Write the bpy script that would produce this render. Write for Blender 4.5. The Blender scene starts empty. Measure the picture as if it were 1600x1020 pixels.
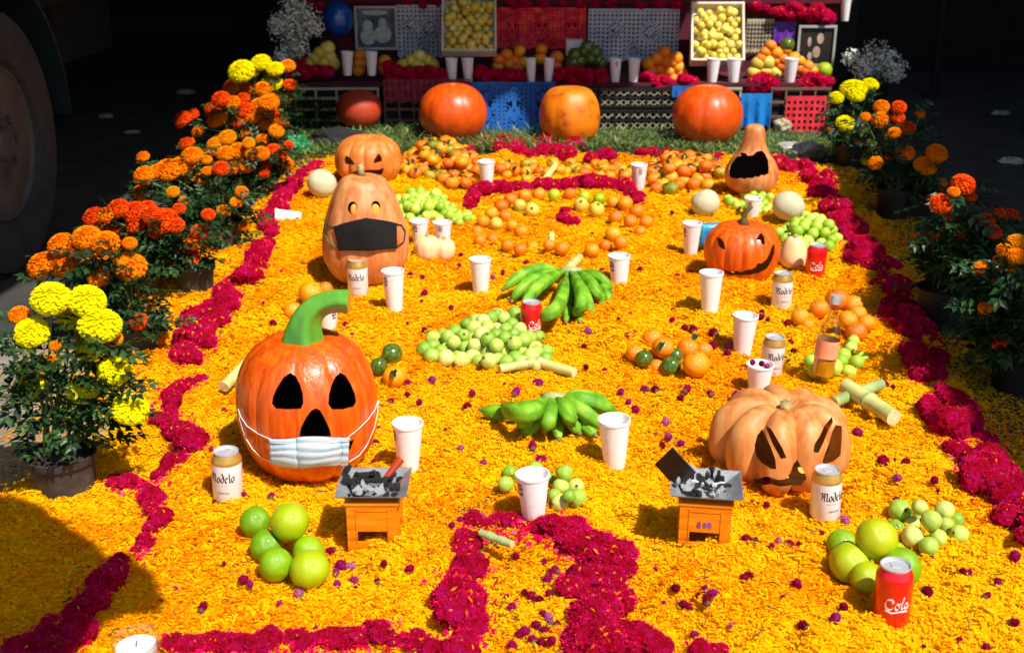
import bpy, bmesh, math, random
import numpy as np
from mathutils import Vector, Matrix, noise
from mathutils.bvhtree import BVHTree
from math import sin, cos, pi, radians

R = random.Random(7)
NR = np.random.default_rng(11)
sc = bpy.context.scene
COL = sc.collection

# ------------------------------------------------------------------ camera
FPX = 1800.0
TH = math.atan(660.0 / FPX)
CH = cos(TH) / 0.771
cam_d = bpy.data.cameras.new('camera')
cam = bpy.data.objects.new('camera', cam_d); COL.objects.link(cam)
cam.location = (0, 0, CH)
cam.rotation_euler = (pi / 2 - TH, 0, 0)
cam_d.sensor_width = 36; cam_d.lens = FPX / 1600 * 36
cam_d.clip_end = 200; cam_d.clip_start = 0.05
cam_d.dof.use_dof = True; cam_d.dof.focus_distance = 2.75; cam_d.dof.aperture_fstop = 5.6
sc.camera = cam
FW = Vector((0, cos(TH), -sin(TH))); UP = Vector((0, sin(TH), cos(TH))); RT = Vector((1, 0, 0))
CAM = Vector((0, 0, CH))

# ------------------------------------------------------------------ light
SUN = Vector((0.42, -0.5, 0.95)).normalized()
w = bpy.data.worlds.new('World'); sc.world = w; w.use_nodes = True
nt = w.node_tree
sky = nt.nodes.new('ShaderNodeTexSky'); sky.sky_type = 'NISHITA'; sky.sun_disc = False
sky.sun_elevation = math.asin(SUN.z); sky.sun_rotation = math.atan2(SUN.x, SUN.y)
nt.links.new(sky.outputs[0], nt.nodes['Background'].inputs[0])
nt.nodes['Background'].inputs[1].default_value = 0.085
sl = bpy.data.lights.new('sun', 'SUN'); sl.energy = 4.4; sl.angle = radians(0.53); sl.color = (1.0, 0.955, 0.88)
so = bpy.data.objects.new('sun', sl); COL.objects.link(so)
so.rotation_euler = SUN.to_track_quat('Z', 'Y').to_euler(); so.location = (3, -3, 7)
sc.view_settings.view_transform = 'Standard'; sc.view_settings.look = 'None'
sc.view_settings.exposure = 0.58; sc.view_settings.gamma = 1.0; sc.view_settings.use_curve_mapping = False
sc.render.engine = 'CYCLES'
sc.cycles.max_bounces = 7; sc.cycles.diffuse_bounces = 3; sc.cycles.transmission_bounces = 6
sc.cycles.transparent_max_bounces = 24; sc.cycles.use_denoising = True

# ------------------------------------------------------------------ pixel -> place helpers (photo 1600 x 1020)
def ray(px, py):
    return FW + RT * ((px - 800) / FPX) + UP * ((510 - py) / FPX)
def G(px, py, z=0.0):
    d = ray(px, py); t = (z - CH) / d.z
    return CAM + d * t
def V(px, py, Y):
    d = ray(px, py); return CAM + d * (Y / d.y)
def zc(p): return (p - CAM).dot(FW)
def scl(p): return FPX / zc(p)
def fit_ball(px, py, r, base=0.0):
    z = base + 0.03
    for _ in range(6):
        p = G(px, py, z); rr = r / scl(p); z = base + rr
    return G(px, py, z), rr
def fit_ell(cx, cy, hw, hh, base=0.0):
    z = base + 0.1; 
    for _ in range(10):
        p = G(cx, cy, z); s = scl(p); rx = hw / s
        d = p - CAM; e = math.asin(-d.z / d.length)
        q = (hh / s) ** 2 - (rx * sin(e)) ** 2
        hz = math.sqrt(max(q, (0.3 * rx) ** 2)) / cos(e)
        z = base + hz
    p = G(cx, cy, z)
    return Vector((p.x, p.y, base)), rx, 2 * hz

# ------------------------------------------------------------------ materials
def S(r, g, b, k=1.0):
    f = lambda c: (c / 255 / 12.92 if c / 255 <= 0.04045 else ((c / 255 + 0.055) / 1.055) ** 2.4)
    return (f(r) * k, f(g) * k, f(b) * k, 1)
def mat(name, cols, rough=0.6, scale=20, mode='noise', bump=0.0, bscale=60, metal=0.0, spec=0.5, trans=0.0,
        coat=0.0, detail=3, sss=0.0, pos=None, stretch=None, mixrand=0.0):
    m = bpy.data.materials.new(name); m.use_nodes = True
    n = m.node_tree.nodes; l = m.node_tree.links; b = n['Principled BSDF']
    b.inputs['Roughness'].default_value = rough; b.inputs['Metallic'].default_value = metal
    b.inputs['Specular IOR Level'].default_value = spec; b.inputs['Coat Weight'].default_value = coat
    b.inputs['Coat Roughness'].default_value = 0.12
    if sss: b.inputs['Subsurface Weight'].default_value = sss; b.inputs['Subsurface Scale'].default_value = 0.01
    if len(cols) == 1: cols = [cols[0], tuple(c * 0.82 for c in cols[0][:3]) + (1,)]
    ramp = n.new('ShaderNodeValToRGB'); cr = ramp.color_ramp
    k = len(cols)
    ps = pos or ([0.0] + [i / (k - 1) for i in range(1, k - 1)] + [1.0])
    if mode == 'noise' and not pos: ps = [0.3 + 0.4 * p for p in ps]
    while len(cr.elements) < k: cr.elements.new(0.5)
    for i, e in enumerate(cr.elements): e.position = ps[i]; e.color = cols[i]
    tc = n.new('ShaderNodeTexCoord')
    src = tc.outputs['Object']
    if stretch:
        mp = n.new('ShaderNodeMapping'); mp.inputs['Scale'].default_value = stretch
        l.new(src, mp.inputs[0]); src = mp.outputs[0]
    nz = n.new('ShaderNodeTexNoise'); nz.inputs['Scale'].default_value = scale; nz.inputs['Detail'].default_value = detail
    l.new(src, nz.inputs['Vector'])
    if mode == 'noise': fac = nz.outputs['Fac']
    elif mode == 'island':
        g = n.new('ShaderNodeNewGeometry'); fac = g.outputs['Random Per Island']
        if mixrand:
            mr = n.new('ShaderNodeMapRange'); mr.inputs[1].default_value = .38; mr.inputs[2].default_value = .62; mr.inputs[3].default_value = -mixrand; mr.inputs[4].default_value = mixrand
            l.new(nz.outputs['Fac'], mr.inputs[0]); lt = n.new('ShaderNodeMath'); lt.operation = 'LESS_THAN'; lt.inputs[1].default_value = .93; l.new(fac, lt.inputs[0])
            mu = n.new('ShaderNodeMath'); mu.operation = 'MULTIPLY_ADD'; l.new(mr.outputs[0], mu.inputs[0]); l.new(lt.outputs[0], mu.inputs[1]); l.new(fac, mu.inputs[2])
            cl = n.new('ShaderNodeClamp'); cl.inputs[2].default_value = .93; l.new(mu.outputs[0], cl.inputs[0])
            gt = n.new('ShaderNodeMath'); gt.operation = 'GREATER_THAN'; gt.inputs[1].default_value = .93; l.new(fac, gt.inputs[0])
            m2 = n.new('ShaderNodeMath'); m2.operation = 'MULTIPLY'; l.new(gt.outputs[0], m2.inputs[0]); l.new(fac, m2.inputs[1])
            mxm = n.new('ShaderNodeMath'); mxm.operation = 'MAXIMUM'; l.new(cl.outputs[0], mxm.inputs[0]); l.new(m2.outputs[0], mxm.inputs[1]); fac = mxm.outputs[0]
    elif mode == 'island':
        pass
    elif mode == 'object':
        oi = n.new('ShaderNodeObjectInfo'); fac = oi.outputs['Random']
        if mixrand:
            ad = n.new('ShaderNodeMath'); ad.operation = 'SUBTRACT'; ad.inputs[1].default_value = 0.5; l.new(nz.outputs['Fac'], ad.inputs[0])
            mu = n.new('ShaderNodeMath'); mu.operation = 'MULTIPLY_ADD'; mu.inputs[1].default_value = mixrand
            l.new(ad.outputs[0], mu.inputs[0]); l.new(fac, mu.inputs[2]); fac = mu.outputs[0]
    l.new(fac, ramp.inputs[0]); l.new(ramp.outputs[0], b.inputs['Base Color'])
    if bump:
        nb = n.new('ShaderNodeTexNoise'); nb.inputs['Scale'].default_value = bscale; nb.inputs['Detail'].default_value = 4
        l.new(src, nb.inputs['Vector'])
        bp = n.new('ShaderNodeBump'); bp.inputs['Strength'].default_value = bump; bp.inputs['Distance'].default_value = 0.01
        l.new(nb.outputs['Fac'], bp.inputs['Height']); l.new(bp.outputs[0], b.inputs['Normal'])
    if trans:
        tr = n.new('ShaderNodeBsdfTranslucent'); l.new(ramp.outputs[0], tr.inputs[0])
        mx = n.new('ShaderNodeMixShader'); mx.inputs[0].default_value = trans
        l.new(b.outputs[0], mx.inputs[1]); l.new(tr.outputs[0], mx.inputs[2])
        l.new(mx.outputs[0], n['Material Output'].inputs['Surface'])
    return m
def glass(name, col, rough=0.02, alpha=0.0):
    m = bpy.data.materials.new(name); m.use_nodes = True
    b = m.node_tree.nodes['Principled BSDF']
    b.inputs['Base Color'].default_value = col; b.inputs['Roughness'].default_value = rough
    b.inputs['Transmission Weight'].default_value = 1.0; b.inputs['IOR'].default_value = 1.3
    return m

M = {}
M['petal'] = mat('marigold_petal', [S(250, 150, 0), S(254, 180, 3), S(255, 203, 7), S(255, 219, 20), S(254, 208, 10), S(205, 130, 8), S(115, 88, 18)],
                 0.8, 2.6, mode='island', pos=[0, .2, .55, .9, .95, .978, 1], trans=0.5, spec=0.08, mixrand=.38, detail=5)
M['bed'] = mat('petal_bed', [S(246, 164, 0), S(253, 188, 0), S(253, 202, 8)], 0.9, 160, bump=1.0, bscale=260, spec=0.05)
M['magenta'] = mat('cockscomb_velvet', [S(195, 0, 30), S(226, 0, 66), S(235, 14, 118)], 0.95, 1.6, pos=[.38, .5, .66], bump=0.9, bscale=130, spec=0.1, trans=0.1, detail=6)
M['magenta_fuzz'] = mat('cockscomb_fuzz', [S(195, 0, 40), S(238, 0, 70), S(236, 14, 100), S(240, 90, 140)], 0.9, mode='island', pos=[0, .4, .85, 1], trans=0.25, spec=0.1)
M['globe'] = mat('globe_amaranth', [S(110, 0, 35), S(140, 4, 50), S(150, 8, 75), S(150, 25, 110), S(190, 110, 140)], 0.9, 3, mode='object', mixrand=.5, pos=[0, .4, .7, .9, 1], trans=0.1, spec=0.1)
M['calyx'] = mat('dry_calyx', [S(70, 50, 25), S(120, 110, 60)], 0.9, 80)
M['asphalt'] = mat('grey_pavement', [S(34, 33, 31), S(52, 50, 47), S(66, 63, 58)], 0.95, 6, bump=0.6, bscale=90, detail=8)
M['cup'] = mat('white_foam', [S(236, 228, 226), S(244, 238, 238)], 0.55, 12, sss=0.15, bump=0.05, bscale=400)
M['milk'] = mat('white_drink', [S(235, 225, 215)], 0.35, 20)
M['mark'] = mat('violet_print', [S(70, 50, 130), S(130, 60, 130), S(170, 110, 160)], 0.5, 160)
M['can_white'] = mat('white_can_paint', [S(228, 224, 226), S(236, 232, 234)], 0.28, 30, metal=0.0, coat=0.3)
M['gold'] = mat('gold_can_band', [S(200, 150, 60), S(214, 170, 85)], 0.28, 30, metal=0.55)
M['silver'] = mat('aluminium', [S(196, 196, 198), S(216, 216, 218)], 0.3, 30, metal=0.45)
M['steel'] = mat('scratched_tin', [S(150, 150, 150), S(190, 190, 192)], 0.36, 25, metal=0.6, bump=0.1)
M['can_red'] = mat('red_can_paint', [S(214, 8, 16), S(228, 14, 22)], 0.3, 30, coat=0.5)
M['ink'] = mat('black_ink', [S(22, 20, 28), S(30, 28, 36)], 0.5)
M['white_ink'] = mat('white_ink', [S(240, 236, 236)], 0.4)
M['lime'] = mat('green_citrus_skin', [S(104, 152, 6), S(140, 176, 4), S(164, 184, 2), S(180, 186, 6)], 0.36, 2.5, mode='object', mixrand=0.55, bump=0.25, bscale=120, coat=0.15)
M['guava'] = mat('guava_skin', [S(118, 162, 36), S(150, 184, 58), S(184, 200, 88), S(208, 212, 120)], 0.42, 3, mode='object', mixrand=0.5, bump=0.2, bscale=20, coat=0.1)
M['guava_pale'] = mat('lime_green_fruit', [S(135, 180, 35), S(172, 202, 60), S(198, 214, 88)], 0.42, 3, mode='object', mixrand=0.4, bump=0.1, bscale=20)
M['guava_yellow'] = mat('yellow_guava_skin', [S(200, 175, 60), S(225, 200, 75), S(235, 215, 110)], 0.45, 3, mode='object', mixrand=0.5, bump=0.2, bscale=20)
M['orange'] = mat('orange_skin', [S(224, 100, 0), S(238, 126, 0), S(242, 146, 0), S(236, 160, 14)], 0.36, 3, mode='object', mixrand=0.3, bump=0.3, bscale=60, coat=0.15)
M['mandarin'] = mat('mandarin_skin', [S(228, 104, 0), S(240, 132, 0), S(240, 158, 8), S(210, 160, 18), S(95, 125, 20)], 0.36, 3, mode='object', pos=[0, .4, .7, .9, 1], mixrand=0.3, bump=0.3, bscale=60, coat=0.15)
M['darkgreen_fruit'] = mat('dark_green_skin', [S(40, 80, 20), S(70, 100, 30), S(120, 110, 25)], 0.22, 3, coat=0.4)
M['leaf'] = mat('plant_leaf', [S(14, 36, 13), S(26, 58, 22), S(56, 90, 38)], 0.45, mode='island', trans=0.2, spec=0.4)
M['stem'] = mat('green_stem', [S(60, 90, 35), S(95, 125, 60)], 0.6, 30)
M['grass'] = mat('straw_grass', [S(30, 62, 18), S(62, 104, 30), S(105, 130, 55), S(165, 160, 105)], 0.7, mode='island', trans=0.2)
M['yellow_fl'] = mat('yellow_marigold', [S(238, 222, 0), S(248, 238, 5), S(245, 230, 0)], 0.8, mode='island', trans=0.4, spec=0.1)
M['orange_fl'] = mat('orange_marigold', [S(235, 118, 0), S(250, 142, 0), S(252, 162, 0)], 0.8, mode='island', trans=0.4, spec=0.1)
M['red_fl'] = mat('red_orange_marigold', [S(215, 48, 5), S(235, 75, 5), S(245, 115, 10)], 0.8, mode='island', trans=0.35, spec=0.1)
M['amber_fl'] = mat('amber_marigold', [S(240, 145, 0), S(250, 170, 10), S(235, 130, 0)], 0.8, mode='island', trans=0.4, spec=0.1)
M['shaded_pot'] = mat('shaded_pot', [S(12, 12, 12), S(24, 23, 22)], 0.6, 14)  # darkened copy of the pot colour, deepens the shade on the right
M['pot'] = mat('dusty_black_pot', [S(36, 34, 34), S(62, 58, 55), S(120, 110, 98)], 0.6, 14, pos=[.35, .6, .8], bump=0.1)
M['soil'] = mat('potting_soil', [S(40, 28, 20), S(60, 45, 30)], 0.95, 60, bump=0.6)
M['pk_orange'] = mat('glazed_orange', [S(140, 84, 10), S(212, 72, 3), S(226, 90, 6), S(236, 116, 22)], 0.36, 60, coat=0.4, bump=0.35, bscale=110, detail=7, stretch=(1, 1, .13), pos=[.2, .36, .55, .8])
M['pk_cut'] = mat('glazed_cut_edge', [S(150, 60, 10), S(190, 85, 15)], 0.5, 30)
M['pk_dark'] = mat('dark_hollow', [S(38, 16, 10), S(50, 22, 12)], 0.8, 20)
M['pk_green'] = mat('glazed_green_stem', [S(60, 120, 25), S(95, 160, 45), S(130, 185, 75)], 0.28, 14, coat=0.5, stretch=(1, 1, .3), bump=0.2, bscale=30)
M['pk_tan'] = mat('tan_squash_skin', [S(182, 92, 30), S(208, 132, 66), S(216, 152, 92)], 0.55, 38, stretch=(1, 1, .3), detail=7, pos=[.3, .5, .7], bump=0.2, bscale=30)
M['pk_peach'] = mat('peach_squash_skin', [S(188, 88, 28), S(206, 126, 68), S(218, 152, 100)], 0.5, 34, stretch=(1, 1, .3), detail=7, pos=[.3, .48, .7], bump=0.18, bscale=30)
M['pk_light'] = mat('light_orange_squash_skin', [S(200, 100, 30), S(218, 136, 60)], 0.5, 45, stretch=(1, 1, .4), bump=0.1, bscale=30)
M['pk_flesh'] = mat('squash_flesh', [S(235, 160, 50), S(245, 195, 100)], 0.6, 20, bump=0.3)
M['pk_flesh_pale'] = mat('pale_squash_flesh', [S(240, 205, 150), S(235, 180, 110)], 0.6, 20, bump=0.3)
M['pk_deep'] = mat('deep_orange_skin', [S(200, 62, 3), S(222, 88, 6), S(232, 114, 22)], 0.42, 80, stretch=(1, 1, .12),  coat=0.2, bump=0.12, bscale=35, detail=5)
M['pk_far'] = mat('red_orange_skin', [S(214, 66, 4), S(228, 94, 12)], 0.38, 40, coat=0.4, stretch=(1, 1, .25), bump=.1)
M['pk_amber'] = mat('amber_pumpkin_skin', [S(170, 78, 5), S(228, 116, 0), S(238, 134, 4)], 0.5, 16, pos=[.3, .45, .8])
M['pk_red'] = mat('dull_red_skin', [S(170, 50, 20), S(190, 62, 24)], 0.6, 5)
M['drystem'] = mat('dry_stem', [S(120, 105, 60), S(190, 165, 110)], 0.8, 30, bump=0.5)
M['darkstem'] = mat('olive_stem', [S(70, 70, 25), S(110, 100, 40)], 0.8, 30, bump=0.5)
M['melon'] = mat('melon_rind', [S(196, 190, 140), S(214, 210, 172), S(226, 220, 185)], 0.6, 18, bump=0.5, bscale=140, detail=8)
M['whitegourd'] = mat('pale_gourd_skin', [S(235, 190, 130), S(242, 210, 165)], 0.5, 8)
M['banana'] = mat('green_banana', [S(70, 90, 20), S(84, 138, 16), S(114, 170, 32), S(158, 188, 56)], 0.55, 26, pos=[.26, .36, .55, .75], detail=6, spec=.35, bump=0.12, bscale=40)
M['banana_tip'] = mat('banana_tip', [S(90, 85, 50), S(150, 140, 95)], 0.8, 60)
M['crown'] = mat('banana_crown', [S(130, 150, 80), S(175, 180, 120)], 0.6, 40)
M['cane'] = mat('sugarcane_green', [S(150, 170, 90), S(198, 200, 120), S(215, 205, 130)], 0.45, 10, pos=[.3, .5, .75])
M['cane_dark'] = mat('sugarcane_grey_green', [S(120, 145, 80), S(170, 185, 120)], 0.45, 10)
M['cane_end'] = mat('cane_cut_end', [S(230, 215, 160), S(205, 180, 120)], 0.8, 90)
M['wood_or'] = mat('varnished_orange_wood', [S(188, 82, 4), S(226, 124, 10), S(240, 150, 24)], 0.35, 6, stretch=(1, 1, 9), coat=0.3, bump=0.1, bscale=20)
M['coal'] = mat('charcoal', [S(16, 15, 15), S(40, 38, 38)], 0.85, 40, bump=0.5)
M['ash'] = mat('white_ash', [S(150, 150, 152), S(215, 215, 215), S(235, 235, 235)], 0.95, 60, bump=0.8)
M['blackmetal'] = mat('sooty_tin', [S(12, 12, 12), S(28, 27, 26)], 0.55, 20)
def thin_glass(name):
    m = bpy.data.materials.new(name); m.use_nodes = True; n = m.node_tree.nodes; l = m.node_tree.links
    gl = n.new('ShaderNodeBsdfGlossy'); gl.inputs['Roughness'].default_value = .03; tr = n.new('ShaderNodeBsdfTransparent'); tr.inputs[0].default_value = (.93, .95, .94, 1)
    fr = n.new('ShaderNodeLayerWeight'); fr.inputs[0].default_value = .12; mx = n.new('ShaderNodeMixShader')
    l.new(fr.outputs['Facing'], mx.inputs[0]); l.new(tr.outputs[0], mx.inputs[1]); l.new(gl.outputs[0], mx.inputs[2]); l.new(mx.outputs[0], n['Material Output'].inputs['Surface']); return m
M['glass'] = thin_glass('clear_glass')
M['wax'] = mat('white_wax', [S(236, 234, 232), S(244, 242, 240)], 0.45, 15, sss=0.3)
M['mask_blue'] = mat('pale_blue_mask', [S(150, 196, 222), S(188, 214, 230), S(214, 226, 234)], 0.8, 10, stretch=(1, 1, 5), bump=0.3, bscale=200)
M['mask_black'] = mat('black_cloth', [S(3, 3, 4), S(8, 8, 9)], 0.95, 300, bump=0.4, bscale=500)
M['string'] = mat('white_elastic', [S(235, 225, 215)], 0.8)
M['bluepack'] = mat('blue_packet', [S(10, 110, 190), S(40, 140, 205), S(60, 180, 170)], 0.35, 25, bump=0.2)
M['pinklabel'] = mat('peach_label', [S(240, 140, 100), S(250, 165, 125)], 0.5, 30)
M['liquid'] = mat('amber_glassy', [S(215, 130, 20), S(240, 170, 30)], 0.15, 40, coat=1)
# altar
M['cloth_blue'] = mat('blue_cut_paper', [S(10, 70, 150), S(20, 92, 175), S(30, 110, 195)], 0.7, 6)
M['cloth_sky'] = mat('bright_blue_cloth', [S(0, 110, 190), S(20, 135, 215)], 0.6, 8)
M['step_red'] = mat('dark_maroon_cloth', [S(60, 6, 20), S(95, 10, 30)], 0.9, 20)
M['slab'] = mat('sunlit_pavement', [S(92, 86, 78), S(128, 120, 108), S(150, 140, 126)], 0.95, 7, bump=0.7, bscale=90, detail=8)  # lighter copy of the ground colour, for where the sun falls
M['cloth_red'] = mat('red_cloth', [S(190, 10, 40), S(225, 30, 50), S(240, 80, 60)], 0.8, 20)
M['paper_red'] = mat('red_cut_paper', [S(210, 25, 45), S(235, 60, 70)], 0.6, 20)
M['cloth_white'] = mat('white_lace', [S(160, 165, 180), S(205, 205, 212)], 0.8, 10)
M['cloth_maroon'] = mat('maroon_mesh', [S(120, 20, 40), S(160, 50, 70)], 0.8, 20)
M['paper_purple'] = mat('purple_cut_paper', [S(80, 20, 140), S(110, 50, 170)], 0.6, 20)
M['blackplastic'] = mat('black_crate_plastic', [S(14, 14, 15), S(26, 26, 27)], 0.5, 30)
M['palewood'] = mat('pale_crate_wood', [S(150, 140, 115), S(190, 180, 150)], 0.8, 8, stretch=(1, 6, 6))
M['traywood'] = mat('pale_tray', [S(205, 190, 165), S(225, 215, 195)], 0.7, 12)
M['brownbox'] = mat('brown_box', [S(90, 62, 48), S(120, 88, 68)], 0.8, 8)
M['shelf'] = mat('shelf_cloth', [S(60, 10, 25), S(90, 20, 35)], 0.9, 10)
M['frame_grey'] = mat('grey_frame', [S(150, 150, 148), S(180, 178, 172)], 0.5, 10)
M['print_dim'] = mat('dim_print', [S(30, 44, 56), S(66, 84, 96), S(110, 124, 128)], 0.6, 9, detail=6)
M['print_light'] = mat('light_print', [S(140, 155, 155), S(190, 195, 180)], 0.6, 30)
M['print_black'] = mat('black_print', [S(18, 14, 14), S(44, 34, 30)], 0.5, 6)
M['print_skin'] = mat('portrait_tone', [S(150, 120, 100), S(205, 180, 160)], 0.6, 20)
M['blueglaze'] = mat('blue_balloon', [S(8, 50, 140), S(12, 90, 180)], 0.3, 4, coat=0.4)
M['whitefl'] = mat('white_small_blooms', [S(190, 196, 180), S(225, 228, 218), S(240, 240, 234)], 0.9, mode='island')
M['green_bag'] = mat('green_plastic', [S(5, 90, 40), S(15, 130, 70)], 0.35, 5, coat=0.3)
M['blue_bag'] = mat('blue_plastic', [S(10, 20, 110), S(20, 45, 160)], 0.35, 5, coat=0.3)
M['clearbag'] = mat('grey_plastic_film', [S(130, 125, 115), S(190, 188, 180)], 0.2, 20, coat=1.0)
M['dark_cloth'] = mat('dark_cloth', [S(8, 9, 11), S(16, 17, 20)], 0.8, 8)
M['rubber'] = mat('tyre_rubber', [S(34, 34, 35), S(54, 53, 52)], 0.85, 20, bump=0.3)
M['rim'] = mat('dull_wheel_rim', [S(52, 51, 48), S(82, 79, 72)], 0.6, 8)
M['truckpaint'] = mat('dark_teal_paint', [S(14, 30, 34), S(22, 42, 46)], 0.5, 4)
M['chassis'] = mat('dirty_chassis', [S(6, 6, 6), S(14, 13, 12)], 0.8, 10)
M['shade_sheet'] = mat('dark_shade_sheet', [S(8, 10, 12), S(16, 19, 22)], 0.8, 6)  # near-black sheet for the added shade covers and walls
M['whitebox'] = mat('white_card', [S(225, 222, 218)], 0.7)

# ------------------------------------------------------------------ mesh helpers
def mk(name, verts, faces, mats, smooth=False, mi=None):
    me = bpy.data.meshes.new(name)
    me.from_pydata([tuple(v) for v in verts], [], faces)
    for m in (mats if isinstance(mats, (list, tuple)) else [mats]): me.materials.append(m)
    if mi is not None: me.polygons.foreach_set('material_index', mi)
    if smooth: me.polygons.foreach_set('use_smooth', [True] * len(me.polygons))
    me.update()
    return me
def ob(name, me, parent=None, loc=(0, 0, 0), rot=None, scale=None):
    o = bpy.data.objects.new(name, me); COL.objects.link(o); o.location = loc
    if rot is not None: o.rotation_euler = rot
    if scale is not None: o.scale = (scale,) * 3 if isinstance(scale, (int, float)) else scale
    if parent is not None: o.parent = parent
    return o
def tag(o, label, cat, group=None, kind=None):
    o['label'] = label; o['category'] = cat
    if group: o['group'] = group
    if kind: o['kind'] = kind
    return o
def thing(name, label, cat, loc=(0, 0, 0), rz=0.0, group=None):
    o = ob(name, None, loc=loc, rot=(0, 0, rz)); o.empty_display_size = 0.05
    return tag(o, label, cat, group)
class MB:
    def __init__(s): s.v = []; s.f = []; s.mi = []
    def add(s, v, f, mi=0):
        k = len(s.v); s.v += [tuple(x) for x in v]; s.f += [[i + k for i in q] for q in f]; s.mi += [mi] * len(f); return s
    def box(s, c, d, rot=None, mi=0):
        x, y, z = d[0] / 2, d[1] / 2, d[2] / 2
        vs = [Vector((a * x, b * y, e * z)) for a in (-1, 1) for b in (-1, 1) for e in (-1, 1)]
        if rot is not None: vs = [rot @ v for v in vs]
        vs = [v + Vector(c) for v in vs]
        return s.add(vs, [(0, 1, 3, 2), (4, 6, 7, 5), (0, 4, 5, 1), (2, 3, 7, 6), (0, 2, 6, 4), (1, 5, 7, 3)], mi)
    def tube(s, pts, rad, n=8, mi=0, cap=True):
        pts = [Vector(p) for p in pts]
        if isinstance(rad, (int, float)): rad = [rad] * len(pts)
        v = []; f = []; prev = None
        for i, p in enumerate(pts):
            t = (pts[min(i + 1, len(pts) - 1)] - pts[max(i - 1, 0)]).normalized()
            if prev is None: a = t.orthogonal().normalized()
            else: a = (prev - t * prev.dot(t)).normalized()
            prev = a; b = t.cross(a)
            for k in range(n):
                q = 2 * pi * k / n; v.append(p + (a * cos(q) + b * sin(q)) * rad[i])
        for i in range(len(pts) - 1):
            for k in range(n):
                f.append((i * n + k, i * n + (k + 1) % n, (i + 1) * n + (k + 1) % n, (i + 1) * n + k))
        if cap: f.append(tuple(range(n))[::-1]); f.append(tuple((len(pts) - 1) * n + k for k in range(n)))
        return s.add(v, f, mi)
    def lathe(s, prof, n=32, mi=0, c=(0, 0, 0), ph=0):
        v = []; f = []; c = Vector(c)
        for r, z in prof:
            for k in range(n): v.append(c + Vector((r * cos(2 * pi * k / n + ph), r * sin(2 * pi * k / n + ph), z)))
        for i in range(len(prof) - 1):
            for k in range(n): f.append((i * n + k, i * n + (k + 1) % n, (i + 1) * n + (k + 1) % n, (i + 1) * n + k))
        if prof[0][0] > 1e-6: f.append(tuple(range(n))[::-1])
        if prof[-1][0] > 1e-6: f.append(tuple((len(prof) - 1) * n + k for k in range(n)))
        return s.add(v, f, mi)
    def mesh(s, name, mats, smooth=False, ang=None):
        me = mk(name, s.v, s.f, mats, smooth, s.mi)
        if ang:
            me.polygons.foreach_set('use_smooth', [True] * len(me.polygons)); me.set_sharp_from_angle(angle=radians(ang))
        return me
def bez(a, b, c, n=8):
    a, b, c = Vector(a), Vector(b), Vector(c)
    return [a * (1 - t) ** 2 + b * 2 * t * (1 - t) + c * t * t for t in [i / n for i in range(n + 1)]]
def uvs(nu=20, nv=14, rz=1.0, bump=0.0, seed=0, mats=None, name='ball', dimple=0.0):
    v = [(0, 0, -rz)]; f = []
    for j in range(1, nv):
        th = pi * j / nv
        for i in range(nu):
            p = Vector((sin(th) * cos(2 * pi * i / nu), sin(th) * sin(2 * pi * i / nu), -cos(th)))
            k = 1 + bump * noise.noise(p * 1.7 + Vector((seed * 3.1, 0, 0)))
            if dimple and p.z > 0.8: k -= dimple * ((p.z - 0.8) / 0.2) ** 2
            v.append((p.x * k, p.y * k, p.z * k * rz))
    v.append((0, 0, rz * (1 - dimple)))
    for i in range(nu): f.append((0, 1 + (i + 1) % nu, 1 + i))
    for j in range(nv - 2):
        for i in range(nu):
            a = 1 + j * nu; b = a + nu
            f.append((a + i, a + (i + 1) % nu, b + (i + 1) % nu, b + i))
    L = len(v) - 1; a = 1 + (nv - 2) * nu
    for i in range(nu): f.append((a + i, a + (i + 1) % nu, L))
    return mk(name, v, f, mats, True)
def rrot(r=R): return (r.uniform(-3, 3), r.uniform(-3, 3), r.uniform(-3, 3))

# ------------------------------------------------------------------ ground + petal carpet
def pin(poly, X, Y):
    ins = np.zeros(X.shape, bool); n = len(poly)
    for i in range(n):
        x1, y1 = poly[i]; x2, y2 = poly[(i + 1) % n]
        c = ((y1 > Y) != (y2 > Y))
        with np.errstate(divide='ignore', invalid='ignore'):
            xi = (x2 - x1) * (Y - y1) / (y2 - y1 if y2 != y1 else 1e-9) + x1
        ins ^= c & (X < xi)
    return ins
def sdist(poly, X, Y):
    d = np.full(X.shape, 1e9); n = len(poly)
    for i in range(n):
        x1, y1 = poly[i]; x2, y2 = poly[(i + 1) % n]
        dx, dy = x2 - x1, y2 - y1
        t = np.clip(((X - x1) * dx + (Y - y1) * dy) / (dx * dx + dy * dy + 1e-12), 0, 1)
        d = np.minimum(d, np.hypot(X - x1 - t * dx, Y - y1 - t * dy))
    return np.where(pin(poly, X, Y), d, -d)
def gp(pts): return [(G(x, y).x, G(x, y).y) for x, y in pts]
CARPET = gp([(500, 243), (470, 262), (415, 300), (385, 335), (300, 372), (262, 420), (236, 470), (215, 530), (175, 600), (150, 660), (140, 715), (0, 745), (-160, 800),
             (-160, 1150), (1800, 1150), (1760, 900), (1660, 790), (1600, 715), (1540, 640), (1470, 560), (1430, 500), (1405, 440), (1370, 360), (1325, 290), (1290, 255), (1200, 240)])
OUTER = gp([(480, 225), (380, 330), (270, 365), (215, 430), (160, 500), (60, 520), (0, 560), (-200, 640), (-300, 1150), (2100, 1150), (1900, 760), (1750, 600), (1640, 500), (1500, 400), (1400, 300), (1330, 250)])
wk = [(NR.uniform(-1, 1) * f, NR.uniform(-1, 1) * f, NR.uniform(0, 6.28), a) for f, a in [(9, .004)] * 5 + [(28, .0035)] * 8 + [(75, .002)] * 10 + [(160, .0012)] * 10]
def hf(X, Y):
    z = np.zeros_like(X)
    for a, b, c, m in wk: z += m * np.sin(a * X + b * Y + c)
    return z
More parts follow.
